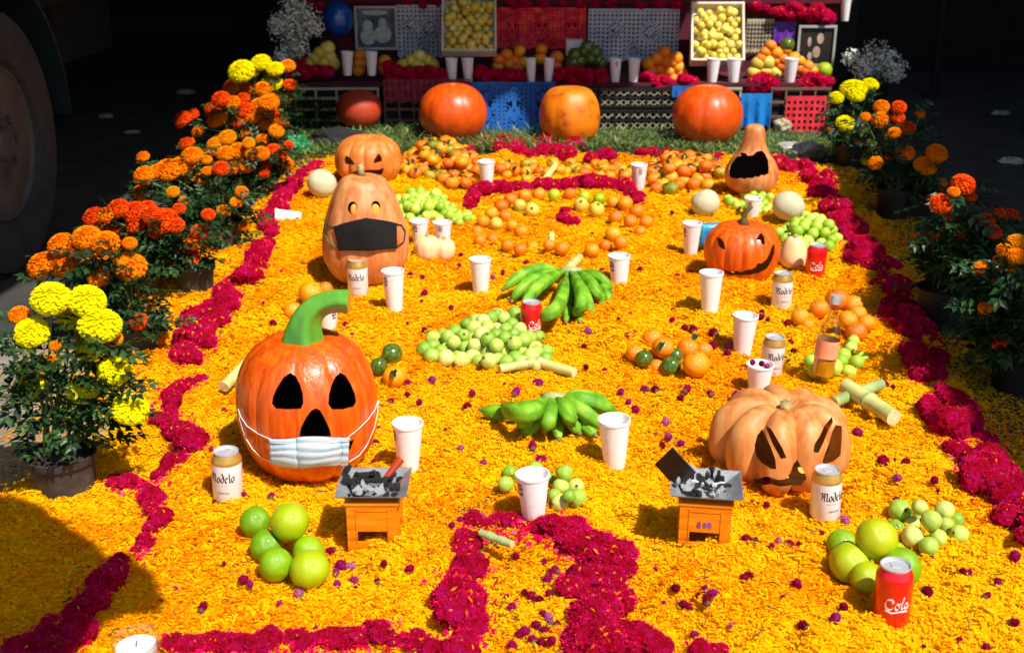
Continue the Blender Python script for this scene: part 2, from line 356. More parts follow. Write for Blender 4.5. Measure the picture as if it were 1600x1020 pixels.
GZ = -0.03
def Hc(X, Y):
    s = np.clip((sdist(CARPET, X, Y) + 0.015 + 4 * hf(X * 1.3, Y * 1.3)) / 0.07, 0, 1); s = s * s * (3 - 2 * s)
    return (GZ - 0.012) * (1 - s) + s * (hf(X, Y) - 0.004)
nx, ny = 300, 420
xs = np.linspace(-2.1, 2.4, nx); ys = np.linspace(1.3, 6.6, ny)
XX, YY = np.meshgrid(xs, ys); ZZ = Hc(XX, YY)
vv = np.stack([XX, YY, ZZ], -1).reshape(-1, 3)
ii = (np.arange(ny - 1)[:, None] * nx + np.arange(nx - 1)[None, :]).ravel()
ff = np.stack([ii, ii + 1, ii + nx + 1, ii + nx], -1)
keep = (vv[ff][:, :, 2].max(1) > GZ - 0.005); ff = ff[keep]
def npmesh(name, V3, F4, m, smooth=False):
    me = bpy.data.meshes.new(name); me.vertices.add(len(V3)); me.vertices.foreach_set('co', V3.astype(np.float32).ravel())
    k = F4.shape[1]
    me.loops.add(F4.size); me.loops.foreach_set('vertex_index', F4.astype(np.int32).ravel())
    me.polygons.add(len(F4)); me.polygons.foreach_set('loop_start', np.arange(0, F4.size, k, dtype=np.int32))
    me.polygons.foreach_set('use_smooth', np.full(len(F4), smooth))
    me.materials.append(m); me.update(calc_edges=True); return me
g = ob('ground', mk('ground', [(-60, -10, GZ), (60, -10, GZ), (60, 90, GZ), (-60, 90, GZ)], [(0, 1, 2, 3)], M['asphalt'])); g['kind'] = 'structure'; g['label'] = 'grey street pavement around the petal carpet'
g = ob('lit_pavement', mk('lit_pavement', [(-6, -4, GZ + .004), (-.95, -4, GZ + .004), (-1.0, 2.6, GZ + .004), (-1.35, 3.3, GZ + .004), (-6, 3.3, GZ + .004)], [(0, 1, 2, 3, 4)], M['slab'])); g['kind'] = 'structure'; g['label'] = 'left pavement in a lighter beige that paints in the sunlight'  # slab added in a lighter colour so the sunlit ground reads bright
o = ob('petal_bed', npmesh('petal_bed', vv, ff, M['bed'], True)); tag(o, 'thick bed of packed orange marigold petals covering the ground', 'petal bed', kind='stuff')

def petals(n, ylo, yhi, L, W, up):
    X = NR.uniform(-2.2, 2.5, n); Y = NR.uniform(ylo, yhi, n)
    # keep those roughly inside the view
    ok = np.abs(X) < (Y * 0.50 + 0.35); X, Y = X[ok], Y[ok]
    sd = sdist(CARPET, X, Y); so_ = sdist(OUTER, X, Y)
    pr = np.where(sd > -0.02, 1.0, np.where(so_ > 0, 0.12 + 0.7 * np.clip(1 + sd / 0.30, 0, 1) , 0.0))
    ok = NR.uniform(0, 1, len(X)) < pr; X, Y = X[ok], Y[ok]; n = len(X)
    Z = np.maximum(Hc(X, Y), GZ) + NR.uniform(0.0, up, n) ** 1.0
    yaw = NR.uniform(0, 6.283, n); pit = NR.normal(0, 0.2, n); rol = NR.normal(0, 0.32, n)
    big = np.where(NR.uniform(0, 1, n) < .05, 1.5, 1.0); l = L * NR.uniform(0.45, 1.4, n) * big; w_ = W * NR.uniform(0.55, 1.4, n) * big; cu = NR.normal(0, 0.25, n) * l
    ax = np.stack([np.cos(yaw) * np.cos(pit), np.sin(yaw) * np.cos(pit), np.sin(pit)], -1)
    sd0 = np.stack([-np.sin(yaw), np.cos(yaw), np.zeros(n)], -1)
    nn = np.cross(ax, sd0)
    side = sd0 * np.cos(rol)[:, None] + nn * np.sin(rol)[:, None]; nrm = np.cross(ax, side)
    C = np.stack([X, Y, Z], -1)
    P = []
    for a, ww in ((-0.5, .35), (0.1, 1.0), (0.5, .55)):
        base = C + ax * (a * l)[:, None] + nrm * (cu * (0.25 - a * a))[:, None]
        P += [base - side * (w_ * ww / 2)[:, None], base + side * (w_ * ww / 2)[:, None]]
    Vx = np.stack(P, 1).reshape(-1, 3); b = (np.arange(n) * 6)[:, None]
    F = np.concatenate([b + np.array([[0, 1, 3, 2]]), b + np.array([[2, 3, 5, 4]])], 0)
    return Vx, F
parts = [petals(390000, 1.35, 3.1, 0.0112, 0.0042, 0.0075), petals(230000, 3.1, 4.7, 0.015, 0.0058, 0.008), petals(100000, 4.7, 6.4, 0.020, 0.008, 0.010)]
off = 0; VS = []; FS = []
for a, b in parts: VS.append(a); FS.append(b + off); off += len(a)
o = ob('marigold_petals', npmesh('marigold_petals', np.concatenate(VS), np.concatenate(FS), M['petal']))
tag(o, 'loose shredded orange marigold petals spread over the carpet', 'petals', kind='stuff')
def Hz(x, y): return float(Hc(np.array([x]), np.array([y]))[0])
# ------------------------------------------------------------------ cockscomb heads (magenta garlands)
def comb(seed, fuzz=1500):
    bm = bmesh.new(); bmesh.ops.create_icosphere(bm, subdivisions=4, radius=1)
    o3 = Vector((seed * 7.3, seed * 3.1, 0)); nrm = []
    for v in bm.verts:
        p = v.co.copy(); q = Vector((p.x, p.y, p.z)) * 1.6 + o3
        w_ = q + 0.5 * noise.noise_vector(q * 1.3)
        rd = 1 - abs(noise.noise(w_ * 2.3)) * 2.2
        k = 0.86 + 0.34 * noise.noise(p * 1.1 + o3) + 0.26 * rd + 0.1 * noise.noise(q * 8)
        v.co = Vector((p.x * k, p.y * k, p.z * k * 0.72))
    bm.normal_update()
    rr = random.Random(seed); vs = [(v.co.copy(), v.normal.copy()) for v in bm.verts]
    for k in range(fuzz):
        c, n = rr.choice(vs)
        if c.z < -0.25: continue
        d = (n + Vector((rr.uniform(-.7, .7), rr.uniform(-.7, .7), rr.uniform(-.7, .7)))).normalized()
        s = d.orthogonal().normalized() * 0.028; h = rr.uniform(0.07, 0.17)
        a = bm.verts.new(c - s); b = bm.verts.new(c + s); e = bm.verts.new(c + d * h)
        f = bm.faces.new((a, b, e)); f.material_index = 1
    for k in range(14 if seed % 2 else 5):
        c, n = rr.choice(vs)
        if c.z < .1: continue
        t = n.orthogonal().normalized(); t = Matrix.Rotation(rr.uniform(0, 6.3), 3, n) @ t; u = n.cross(t); c = c + n * .06
        f = bm.faces.new([bm.verts.new(c + t * .17), bm.verts.new(c + u * .06 + n * .03), bm.verts.new(c - t * .17), bm.verts.new(c - u * .06 + n * .02)]); f.material_index = 2
    me = bpy.data.meshes.new('cockscomb'); bm.to_mesh(me); bm.free()
    me.materials.append(M['magenta']); me.materials.append(M['magenta_fuzz']); me.materials.append(M['orange_fl'])
    me.polygons.foreach_set('use_smooth', [True] * len(me.polygons)); return me
COMBS = [comb(i + 1) for i in range(7)]
LM = [(60, 1000, 'the lower left frame corner'), (120, 960, 'the shaded bend left of the candle'), (180, 890, 'the edge of the lower left shadow'), (925, 940, 'the middle of the cross right arm'), (920, 835, 'the cross top right'), (1400, 480, 'the shaded border behind the oranges'), (1530, 715, 'the border beside the right shadow'), (740, 940, 'the middle of the cross left arm'), (481, 630, 'the big jack-o-lantern'), (584, 800, 'the left burner'), (1104, 800, 'the right burner'), (355, 740, 'the left beer can'), (450, 850, 'the left citrus pile'), (834, 790, 'the nearest cup'), (961, 700, 'the full cup'),
      (1223, 700, 'the tan pumpkin'), (1288, 780, 'the lower right beer can'), (1391, 930, 'the nearest red can'), (1450, 820, 'the right guavas'), (760, 530, 'the guava heap'), (870, 450, 'the far bananas'), (860, 650, 'the near bananas'),
      (1045, 550, 'the mixed fruit pile'), (1161, 530, 'the upper right cup'), (1300, 500, 'the bottle'), (1350, 625, 'the thick sugarcane'), (1110, 460, 'the cup below the carved pumpkin'), (1160, 390, 'the carved orange pumpkin'), (968, 430, 'the cup by the far bananas'),
      (751, 430, 'the cup left of the bananas'), (616, 450, 'the cup below the masked squash'), (570, 360, 'the masked squash'), (880, 345, 'the orange ring'), (503, 287, 'the left melon'), (1232, 322, 'the right melon'), (1102, 317, 'the middle melon'), (1176, 260, 'the gaping gourd'),
      (1272, 410, 'the far red can'), (830, 510, 'the middle red can'), (85, 760, 'the nearest flower pot'), (210, 1000, 'the candle'), (60, 960, 'the left frame edge'), (400, 1005, 'the bottom edge left half'), (560, 1005, 'the bottom edge middle'), (700, 1005, 'the cross foot'), (850, 980, 'the cross centre'),
      (860, 880, 'the cross upper opening'), (960, 870, 'the cross right shoulder'), (730, 870, 'the cross left shoulder'), (1000, 1000, 'the cross right foot'), (1130, 990, 'the bottom edge right half'), (1250, 940, 'the open petals left of the nearest can'), (1500, 950, 'the lower right corner'), (1580, 800, 'the right frame edge'), (1490, 650, 'the lit right border corner'),
      (340, 480, 'the left border bend'), (290, 545, 'the left border middle'), (200, 620, 'the yellow marigolds'), (290, 700, 'the red cockscombs by the pot'), (600, 900, 'the open petals below the left burner'), (1000, 620, 'the open petals right of the near bananas'), (650, 610, 'the open petals right of the jack-o-lantern'), (1440, 540, 'the shaded right border'), (420, 340, 'the left border top'), (1310, 350, 'the right border top'), (708, 180, 'the left red pumpkin'), (890, 180, 'the amber pumpkin'), (1105, 180, 'the right red pumpkin'), (760, 300, 'the left end of the arch'), (980, 300, 'the right end of the arch'), (865, 290, 'the top of the arch')]
def near(px, py): return min(LM, key=lambda q: (q[0] - px) ** 2 + ((q[1] - py) * 1.3) ** 2)[2]
TRAIL = []
def head(px, py, r, label, group, base=None, rx=0.35):
    label = label.split(' in the ')[0].split(' along ')[0].split(' beside ')[0].split(' right of')[0].split(' below ')[0].split(' above ')[0].split(' inside ')[0].split(' standing')[0]
    label += ' near ' + near(px, py); group = label.replace('head', 'heads')
    TRAIL.append((px, py, r))
    p = G(px, py, 0.02); z = Hz(p.x, p.y) if base is None else base
    rr = r / scl(p); p = G(px, py, z + rr * 0.5)
    o = ob('cockscomb_head', R.choice(COMBS), loc=p, rot=(R.uniform(-rx, rx), R.uniform(-rx, rx), R.uniform(0, 6.3)),
           scale=(rr * R.uniform(.85, 1.2), rr * R.uniform(.85, 1.2), rr * R.uniform(.9, 1.25)))
    return tag(o, label, 'cockscomb flower', group)
def garland(path, label, group, rows=1, step=1.0, jit=0.4):
    # path: (px, py, radius px)
    k = 0.0
    for (x0, y0, r0), (x1, y1, r1) in zip(path, path[1:]):
        L = math.hypot(x1 - x0, y1 - y0)
        while k < L:
            t = k / L; r = r0 + (r1 - r0) * t
            for q in range(rows):
                offs = (q - (rows - 1) / 2) * r * 1.3
                nx_, ny_ = -(y1 - y0) / L, (x1 - x0) / L
                rr = r * R.uniform(.68, 1.15)
                head(x0 + (x1 - x0) * t + nx_ * offs + R.uniform(-jit, jit) * r, y0 + (y1 - y0) * t + ny_ * offs * .6 + R.uniform(-jit, jit) * r * .6, rr, label, group)
            k += r * step
        k -= L
garland([(500, 255, 9), (470, 272, 12), (445, 300, 14), (425, 335, 16), (415, 375, 17), (395, 415, 18), (370, 445, 18)],
        'magenta cockscomb head in the left border garland beyond the tall masked squash', 'cockscomb heads of the far left border', 1, .85)
garland([(362, 462, 16), (335, 485, 18), (312, 510, 20), (300, 535, 20), (292, 562, 18)],
        'magenta cockscomb head in the left border garland level with the guava heap', 'cockscomb heads of the middle left border', 2, .9)
garland([(322, 590, 10), (300, 600, 12), (278, 605, 14), (262, 620, 16), (275, 640, 15), (262, 652, 14)], 'magenta cockscomb head in the thin garland beside the nearest yellow marigolds', 'cockscomb heads beside the yellow marigolds', 1, 1.1)
garland([(250, 655, 17), (270, 665, 20), (292, 690, 21), (280, 715, 20), (262, 725, 15), (240, 745, 13)], 'large red cockscomb head right of the nearest potted yellow marigold', 'cockscomb heads right of the yellow marigold pot', 1, .9)
garland([(180, 752, 14), (212, 752, 14), (240, 775, 15), (245, 812, 19), (228, 840, 20), (212, 868, 17)],
        'magenta cockscomb head in the lit left garland below the flower pot', 'cockscomb heads of the near left border', 1, 1.0)
garland([(190, 880, 22), (175, 905, 24), (150, 935, 20), (120, 955, 24), (135, 985, 26), (90, 990, 24), (60, 1000, 20), (100, 1020, 26), (20, 1010, 18)],
        'dark magenta cockscomb head in the shaded bottom left corner', 'shaded cockscomb heads at the bottom left', 1, .9)
garland([(270, 1010, 17), (320, 1006, 19), (390, 1008, 20), (430, 992, 19), (480, 1000, 17), (540, 1000, 20), (590, 992, 22), (640, 1004, 18), (690, 1018, 20)],
        'magenta cockscomb head in the garland along the bottom edge', 'cockscomb heads of the bottom edge', 1, .8)
garland([(1205, 252, 8), (1250, 262, 10), (1280, 278, 13), (1295, 308, 14), (1312, 340, 15), (1335, 370, 17), (1358, 402, 18), (1380, 430, 18)],
        'magenta cockscomb head in the far right border garland', 'cockscomb heads of the far right border', 2, 1.05)
garland([(1385, 450, 19), (1408, 490, 20), (1432, 530, 21), (1452, 570, 22), (1462, 600, 22)],
        'shaded dark cockscomb head in the right border garland', 'shaded cockscomb heads of the right border', 2, 1.05)
garland([(1470, 630, 24), (1498, 660, 27), (1520, 700, 22), (1548, 735, 26), (1580, 765, 30), (1600, 800, 28), (1625, 850, 30)],
        'bright magenta cockscomb head in the near right border garland', 'cockscomb heads of the near right border', 2, 1.05)
garland([(715, 238, 11), (745, 228, 13), (790, 228, 14), (835, 236, 14), (872, 228, 17), (895, 240, 17)],
        'magenta cockscomb head in the row before the amber pumpkin', 'cockscomb heads before the amber pumpkin', 2, 1.0)
garland([(925, 246, 10), (950, 240, 12)], 'small magenta cockscomb head right of the amber pumpkin', 'cockscomb heads right of the amber pumpkin')
garland([(1000, 238, 10), (1040, 240, 11), (1085, 246, 9), (1130, 246, 11)], 'small magenta cockscomb head below the right red pumpkin', 'cockscomb heads below the right red pumpkin')
garland([(738, 322, 13), (745, 302, 15), (775, 294, 13), (820, 292, 13), (865, 290, 13), (905, 288, 13), (945, 288, 16), (970, 294, 16), (990, 304, 16), (1003, 320, 14)],
        'magenta cockscomb head in the arch above the ring of oranges', 'cockscomb heads of the middle arch', 1, .8)
garland([(885, 330, 9), (878, 346, 11), (898, 348, 10)], 'magenta cockscomb head standing alone inside the ring of oranges', 'cockscomb heads inside the ring', 1, 1.2)
garland([(748, 815, 19), (785, 812, 18), (825, 822, 16), (862, 824, 18), (900, 832, 31), (940, 858, 34), (980, 885, 29)],
        'magenta cockscomb head along the top of the foreground flower cross', 'cockscomb heads on top of the cross', 1, .75)
garland([(725, 845, 19), (728, 875, 26), (712, 905, 27), (738, 925, 32), (712, 955, 31), (742, 975, 28), (705, 1015, 30)],
        'red cockscomb head in the left arm of the foreground cross', 'cockscomb heads of the left arm of the cross', 1, .75)
garland([(965, 905, 28), (925, 895, 30), (890, 925, 27), (950, 935, 32), (915, 965, 33), (950, 985, 30), (905, 1005, 32), (985, 1000, 27), (1035, 1008, 27)],
        'magenta cockscomb head in the right arm of the foreground cross', 'cockscomb heads of the right arm of the cross', 1, .75)
garland([(1100, 1020, 16), (1130, 1018, 16)], 'cockscomb head at the bottom edge right of the cross', 'cockscomb heads right of the cross')

# ------------------------------------------------------------------ globe amaranth blooms
def globe(seed):
    rr = random.Random(seed); v = []; f = []
    for k in range(120):
        z = 1 - 2 * (k + .5) / 120; a = k * 2.39996; s = math.sqrt(1 - z * z); d = Vector((s * cos(a), s * sin(a), z))
        t = d.orthogonal().normalized(); t = Matrix.Rotation(rr.uniform(0, 6), 3, d) @ t; b = len(v)
        v += [d * .62 - t * .2, d * .62 + t * .2, d * rr.uniform(.95, 1.15)]; f.append((b, b + 1, b + 2))
    m = MB(); m.add(v, f)
    c = uvs(10, 7, 1, name='c'); m.add([q.co * .78 for q in c.vertices], [tuple(p.vertices) for p in c.polygons])
    return m.mesh('globe_amaranth', M['globe'])
GLB = [globe(i) for i in range(3)]
m = MB(); m.lathe([(0.001, -.9), (.5, -.8), (.75, -.4), (.5, -.3)], 8); m.tube([(0, 0, -.8), (.3, .1, -1.6), (.9, .2, -2.2)], .1, 5)
CAL = m.mesh('calyx', M['calyx'])
def bud(px, py, r, label='small magenta globe amaranth bloom scattered on the orange petals', group='scattered globe amaranth blooms'):
    p = G(px, py, 0.006); z = max(Hz(p.x, p.y), GZ) + .006; rr = .88 * r / scl(p)
    o = ob('globe_amaranth', R.choice(GLB), loc=G(px, py, z + rr * .35), rot=(R.uniform(-1.4, 1.4), R.uniform(-1.4, 1.4), R.uniform(0, 6)), scale=(rr * R.uniform(.8, 1.05), rr * R.uniform(.8, 1.05), rr * R.uniform(.9, 1.4)))
    if group == 'scattered globe amaranth blooms': label = 'small globe amaranth bloom near ' + near(px, py); group = label.replace('bloom', 'blooms')
    tag(o, label, 'small flower', group)
    if r > 7 and R.random() < .7: ob('calyx', CAL, o)
BUDS = [(424, 776, 9), (535, 880, 8), (548, 884, 9), (600, 880, 7), (590, 908, 8), (553, 906, 9), (527, 912, 8), (535, 885, 8), (640, 888, 8), (467, 927, 10), (381, 905, 11), (391, 912, 8), (517, 860, 9), (530, 881, 10), (525, 893, 8),
        (317, 948, 11), (427, 505, 7), (540, 507, 7), (663, 458, 7), (549, 524, 5), (663, 515, 6), (678, 555, 7), (610, 627, 8), (655, 628, 7), (637, 617, 7), (730, 635, 9), (738, 614, 7), (637, 598, 8), (675, 593, 8), (587, 692, 8),
        (1050, 500, 6), (988, 522, 10), (978, 528, 8), (919, 517, 7), (913, 541, 6), (1070, 512, 7), (1083, 515, 9), (1115, 520, 9), (1112, 540, 9), (1140, 540, 9), (1137, 552, 8), (945, 580, 8), (916, 573, 6), (840, 598, 10), (806, 612, 9), (1008, 608, 9), (1024, 608, 9), (970, 612, 8),
        (1073, 608, 9), (1063, 622, 7), (1110, 615, 8), (1150, 617, 9), (992, 640, 11), (982, 628, 7), (1040, 660, 9), (1044, 682, 9), (1035, 695, 7), (1064, 692, 8), (832, 696, 9), (845, 717, 9), (720, 700, 7), (755, 722, 6),
        (1380, 720, 12), (1415, 722, 9), (1402, 746, 9), (1460, 750, 8), (1340, 676, 11), (1320, 812, 10), (1198, 788, 7), (1198, 748, 7), (1216, 845, 8), (1232, 850, 9), (1204, 852, 7), (1248, 850, 6), (1166, 842, 10), (1180, 845, 8), (1162, 902, 10), (1170, 898, 8), (1245, 913, 11), (1251, 960, 0), (1305, 966, 11), (1318, 948, 9), (1256, 978, 11), (1480, 886, 8), (1505, 892, 7), (1515, 894, 7), (1449, 924, 12), (1586, 868, 12), (1560, 910, 9), (1542, 930, 8), (1583, 972, 10), (1541, 1010, 9),
        (1103, 920, 9), (1113, 926, 9), (1056, 918, 9), (1068, 943, 9), (1075, 947, 8), (1104, 938, 9), (1085, 990, 8), (720, 812, 8), (706, 820, 7), (806, 868, 8), (850, 878, 9), (860, 895, 9), (855, 905, 10), (868, 890, 9),
        (830, 930, 10), (843, 936, 9), (820, 925, 8), (858, 928, 9), (800, 948, 9), (838, 975, 10), (850, 985, 10), (820, 985, 11), (810, 992, 10), (832, 1000, 11), (800, 1008, 10), (846, 1003, 9), (862, 1000, 10), (858, 965, 10), (848, 958, 8), (870, 975, 9),
        (985, 492, 6), (967, 500, 6), (905, 430, 5), (880, 425, 5), (925, 365, 4), (985, 363, 4), (755, 372, 5), (752, 387, 5), (767, 383, 5), (822, 410, 5), (1050, 332, 5), (1075, 300, 4), (940, 352, 4), (1000, 420, 5), (1058, 430, 5), (1080, 425, 5), (1255, 430, 0), (985, 410, 5), (940, 422, 5), (1015, 408, 5), (1200, 500, 5), (1190, 495, 6), (1235, 535, 7), (1240, 548, 6), (1190, 488, 6), (950, 445, 6), (1230, 505, 6), (640, 430, 6), (660, 433, 6), (717, 415, 5), (720, 398, 5), (786, 425, 5), (770, 432, 5), (705, 480, 5), (452, 483, 6), (1395, 605, 6), (1385, 600, 6), (1420, 690, 0), (1500, 1000, 8), (1400, 780, 6), (1330, 600, 6), (470, 625, 5), (350, 640, 5), (330, 700, 5), (420, 870, 5), (350, 880, 5)]
for x, y, r in BUDS:
    if r: bud(x, y, r)
for _ in range(70):
    x, y = R.uniform(260, 1560), R.uniform(300, 1010)
    p = G(x, y, 0)
    if sdist(CARPET, np.array([p.x]), np.array([p.y]))[0] > .15: bud(x, y, R.uniform(.0045, .0075) * scl(p))

# loose magenta bits fallen from the garlands
m = MB()
for px, py, r in TRAIL:
    for k in range(17):
        a = R.uniform(0, 6.3); d = abs(R.gauss(0, 1)) * r * .75 + r * .55; q = G(px + d * cos(a), py + d * sin(a) * .7, 0.005)
        z = max(Hz(q.x, q.y), GZ) + R.uniform(.006, .014); s = R.uniform(.003, .009); c = Vector((q.x, q.y, z)); t = Vector((R.gauss(0, 1), R.gauss(0, 1), R.gauss(0, .5))).normalized() * s; u = t.orthogonal().normalized() * s * R.uniform(.4, .8)
        m.add([c - t, c + u, c + t, c - u + Vector((0, 0, .002))], [(0, 1, 2, 3)])
o = ob('cockscomb_crumbs', m.mesh('cockscomb_crumbs', M['magenta_fuzz'])); tag(o, 'loose magenta crumbs fallen beside the cockscomb garlands', 'petals', kind='stuff')

# dry broken stems and leaves lying on the petals
m = MB()
for _ in range(420):
    y = R.uniform(1.5, 5.8); x = R.uniform(-.48, .48) * y
    if sdist(CARPET, np.array([x]), np.array([y]))[0] < 0: continue
    z = Hz(x, y) + .012; a = R.uniform(0, 6.3); L = R.uniform(.01, .03); d = Vector((cos(a), sin(a), R.uniform(-.1, .4))) * L; c = Vector((x, y, z))
    m.tube([c - d * .5, c + Vector((0, 0, .003)), c + d * .5], R.uniform(.0008, .0016), 4)
o = ob('dry_stem_bits', m.mesh('dry_stem_bits', M['calyx'])); tag(o, 'short dry olive stems fallen among the orange petals', 'plant debris', kind='stuff')

# ------------------------------------------------------------------ fruit
LIME = [uvs(32, 22, .98, .05, i, [M['lime']], 'lime') for i in range(3)]
GUA = [uvs(20, 14, .96, .09, i, [M['guava']], 'guava') for i in range(4)]
GPA = [uvs(16, 12, .95, .09, i, [M['guava_pale']], 'green_fruit') for i in range(3)]
GYE = [uvs(14, 10, .95, .1, i, [M['guava_yellow']], 'yellow_guava') for i in range(3)]
ORA = [uvs(20, 14, .93, .05, i, [M['orange']], 'orange', .05) for i in range(3)]
MAN = [uvs(18, 12, .82, .06, i, [M['mandarin']], 'mandarin', .1) for i in range(3)]
DGF = [uvs(20, 14, .93, .08, i, [M['darkgreen_fruit']], 'green_fruit') for i in range(2)]
m = MB(); m.lathe([(0.16, .93), (.2, 1.0), (.13, 1.03), (.08, .97)], 7); CALX = m.mesh('calyx', M['calyx'])
m = MB(); m.lathe([(.11, .9), (.12, .955), (.05, .965), (.03, .99), (0, .99)], 7); STE = m.mesh('stem_end', M['drystem'])
def leafmesh(L=1.0, W=.4, name='leaf', mt='leaf', curl=.25, n=4):
    v = []; f = []
    for i in range(n + 1):
        t = i / n; w_ = W * sin(pi * min(1, .08 + t * .95)) ** .8 * (1 - .35 * t); z = curl * L * (t - t * t) * 1.6 - .12 * L * t
        v += [(-w_ / 2, t * L, z + w_ * .18), (0, t * L, z), (w_ / 2, t * L, z + w_ * .18)]
    for i in range(n):
        b = 3 * i; f += [(b, b + 1, b + 4, b + 3), (b + 1, b + 2, b + 5, b + 4)]
    return mk(name, v, f, M[mt], True)
FLEAF = leafmesh(1.5, .65)
def fruit(name, meshes, px, py, r, label, cat, group=None, base=None, rot=True, calyx=False, leaf=0, fixed=None):
    if fixed is not None: p, rr = fixed
    else:
        q = G(px, py, .03); b = (Hz(q.x, q.y) - .004) if base is None else base
        p, rr = fit_ball(px, py, r, b)
    o = ob(name, R.choice(meshes), loc=p, rot=rrot() if rot else (R.uniform(-.5, .5), R.uniform(-.5, .5), R.uniform(0, 6)), scale=rr * R.uniform(.96, 1.04))
    tag(o, label, cat, group)
    if calyx: ob('calyx', CALX, o)
    elif name in ('green_citrus', 'orange') and leaf == 0: ob('stem_end', STE, o, scale=(1, 1, .99))
    for k in range(leaf): ob('leaf', FLEAF, o, loc=(0, 0, .8), rot=(R.uniform(-.3, .6), R.uniform(-.3, .3), R.uniform(0, 6.3)))
    return o
def heap(name, meshes, poly, r0, levels, label, cat, group, calyx=False, leaf=0.0, jit=.26, keep=1.0, squash=1.0):
    """pile of round fruit on the petals: hexagonal layers over a ground polygon; r0 in metres"""
    W = [G(x, y, 0) for x, y in poly]; P0 = [(w_.x, w_.y) for w_ in W]
    cx = sum(p[0] for p in P0) / len(P0); cy = sum(p[1] for p in P0) / len(P0); n = 0
    for L in range(levels):
        k = 1 - L * (.36 if levels < 3 else .3); P = [(cx + (a - cx) * k, cy + (b - cy) * k) for a, b in P0]
        d = r0 * 2.04; x0 = min(a for a, b in P); x1 = max(a for a, b in P); y0 = min(b for a, b in P); y1 = max(b for a, b in P)
        row = 0; y = y0 + (L * r0 * 1.15)
        while y <= y1:
            x = x0 + (row % 2 + L) * r0
            while x <= x1:
                if pin(P, np.array([x]), np.array([y]))[0] and R.random() < keep:
                    rr = r0 * R.uniform(.84, 1.08); xx = x + R.uniform(-jit, jit) * r0; yy = y + R.uniform(-jit, jit) * r0
                    z = max(Hz(xx, yy), -.02) + rr - .004 + L * r0 * 1.5 * squash
                    zn = ('upper ' if L else '') + ('back ' if yy > cy + .01 else 'front ') + ('left' if xx < cx - .05 else 'right' if xx > cx + .05 else 'middle')
                    fruit(name, meshes, 0, 0, 0, label + ', ' + zn, cat, group, calyx=calyx and R.random() < .6, leaf=(1 if R.random() < leaf else 0), fixed=(Vector((xx, yy, z)), rr), rot=leaf == 0); n += 1
                x += d
            y += d * .87; row += 1
    return n
# near green citrus, left
for x, y, r, b, l in [(399, 815, 25, None, 'yellow-green citrus at the far left end of the pile beside the left burner'),
                      (482, 862, 26, None, 'green citrus half hidden behind the front right fruit of the left pile'),
                      (416, 852, 27, None, 'yellow-green citrus behind the front left fruit of the left pile'),
                      (431, 881, 28, None, 'glossy yellow-green citrus at the front left of the left pile'),
                      (484, 889, 30, None, 'green citrus with a dimpled top at the front right of the left pile'),
                      (453, 815, 31, .035, 'largest green citrus perched on top of the left pile')]:
    fruit('green_citrus', LIME, x, y, r, l, 'citrus fruit', 'green citrus pile left of the burner', b)
for x, y, r, b, l in [(1316, 850, 25, None, 'green citrus at the back left of the pile behind the nearest red can'),
                      (1395, 868, 24, None, 'green citrus just behind the topmost fruit near the red can'),
                      (1407, 886, 33, None, 'large lime-green citrus directly behind the nearest red can'),
                      (1354, 902, 25, None, 'yellowish citrus touching the left side of the nearest red can'),
                      (1328, 879, 31, None, 'green citrus at the front left of the pile by the red can'),
                      (1369, 842, 32, .04, 'yellow-green citrus on top of the pile by the nearest red can')]:
    fruit('green_citrus', LIME, x, y, r, l, 'citrus fruit', 'green citrus pile behind the red can', b)
for x, y, r, b in [(1406, 797, 18, None), (1437, 792, 13, .02), (1476, 797, 16, None), (1425, 818, 13, None), (1455, 812, 17, .02), (1399, 825, 14, None), (1426, 838, 18, None), (1466, 840, 14, None), (1494, 812, 13, None), (1451, 853, 15, None), (1498, 834, 15, None), (1440, 808, 13, None), (1478, 820, 13, None)]:
    fruit('guava', GUA, x, y, r, 'pale green guava in the small pile behind the right citrus', 'guava', 'guavas behind the right citrus', b, calyx=True)
for x, y, r, b in [(797, 738, 12, None), (790, 756, 13, None), (836, 734, 14, None), (882, 739, 14, .015), (876, 760, 14, None), (900, 760, 14, None), (875, 785, 14, None), (903, 778, 15, None), (812, 748, 12, None), (858, 748, 12, None), (866, 774, 12, None), (915, 770, 0, None), (889, 775, 11, .02)]:
    if r: fruit('guava', GUA, x, y, r, 'green guava in the cluster behind the nearest foam cup', 'guava', 'guavas behind the nearest cup', b, calyx=True)
heap('guava', GUA, [(648, 556), (678, 530), (735, 510), (770, 498), (822, 500), (862, 548), (866, 574), (800, 584), (720, 570), (672, 568)], .0232, 2,
     'pale green guava in the large heap left of the middle red can', 'guava', 'guavas heaped in the middle', True)
heap('green_fruit', GPA, [(612, 318), (640, 306), (690, 312), (712, 330), (705, 350), (650, 352), (618, 338)], .024, 2, 'small lime-green fruit in the heap behind the tall masked squash', 'green fruit', 'green fruit heaped behind the masked squash')
heap('green_fruit', GPA, [(1215, 362), (1250, 352), (1285, 358), (1312, 385), (1300, 398), (1225, 395), (1214, 380)], .024, 2, 'small green fruit in the heap behind the far right red can', 'green fruit', 'green fruit heaped behind the far right can')
heap('green_fruit', GPA, [(1246, 548), (1300, 548), (1345, 535), (1358, 566), (1312, 588), (1262, 578)], .022, 1, 'small green fruit beside the clear bottle', 'green fruit', 'green fruit beside the bottle', keep=.85)
heap('green_fruit', GPA, [(1128, 316), (1160, 308), (1205, 310), (1208, 332), (1140, 334)], .023, 1, 'small green fruit between the two right melons', 'green fruit', 'green fruit between the melons', keep=.8)
heap('green_fruit', GPA, [(705, 335), (745, 335), (735, 352), (708, 352)], .018, 1, 'small pale fruit at the left end of the ring of oranges', 'green fruit', 'pale fruit left of the ring', keep=.6)
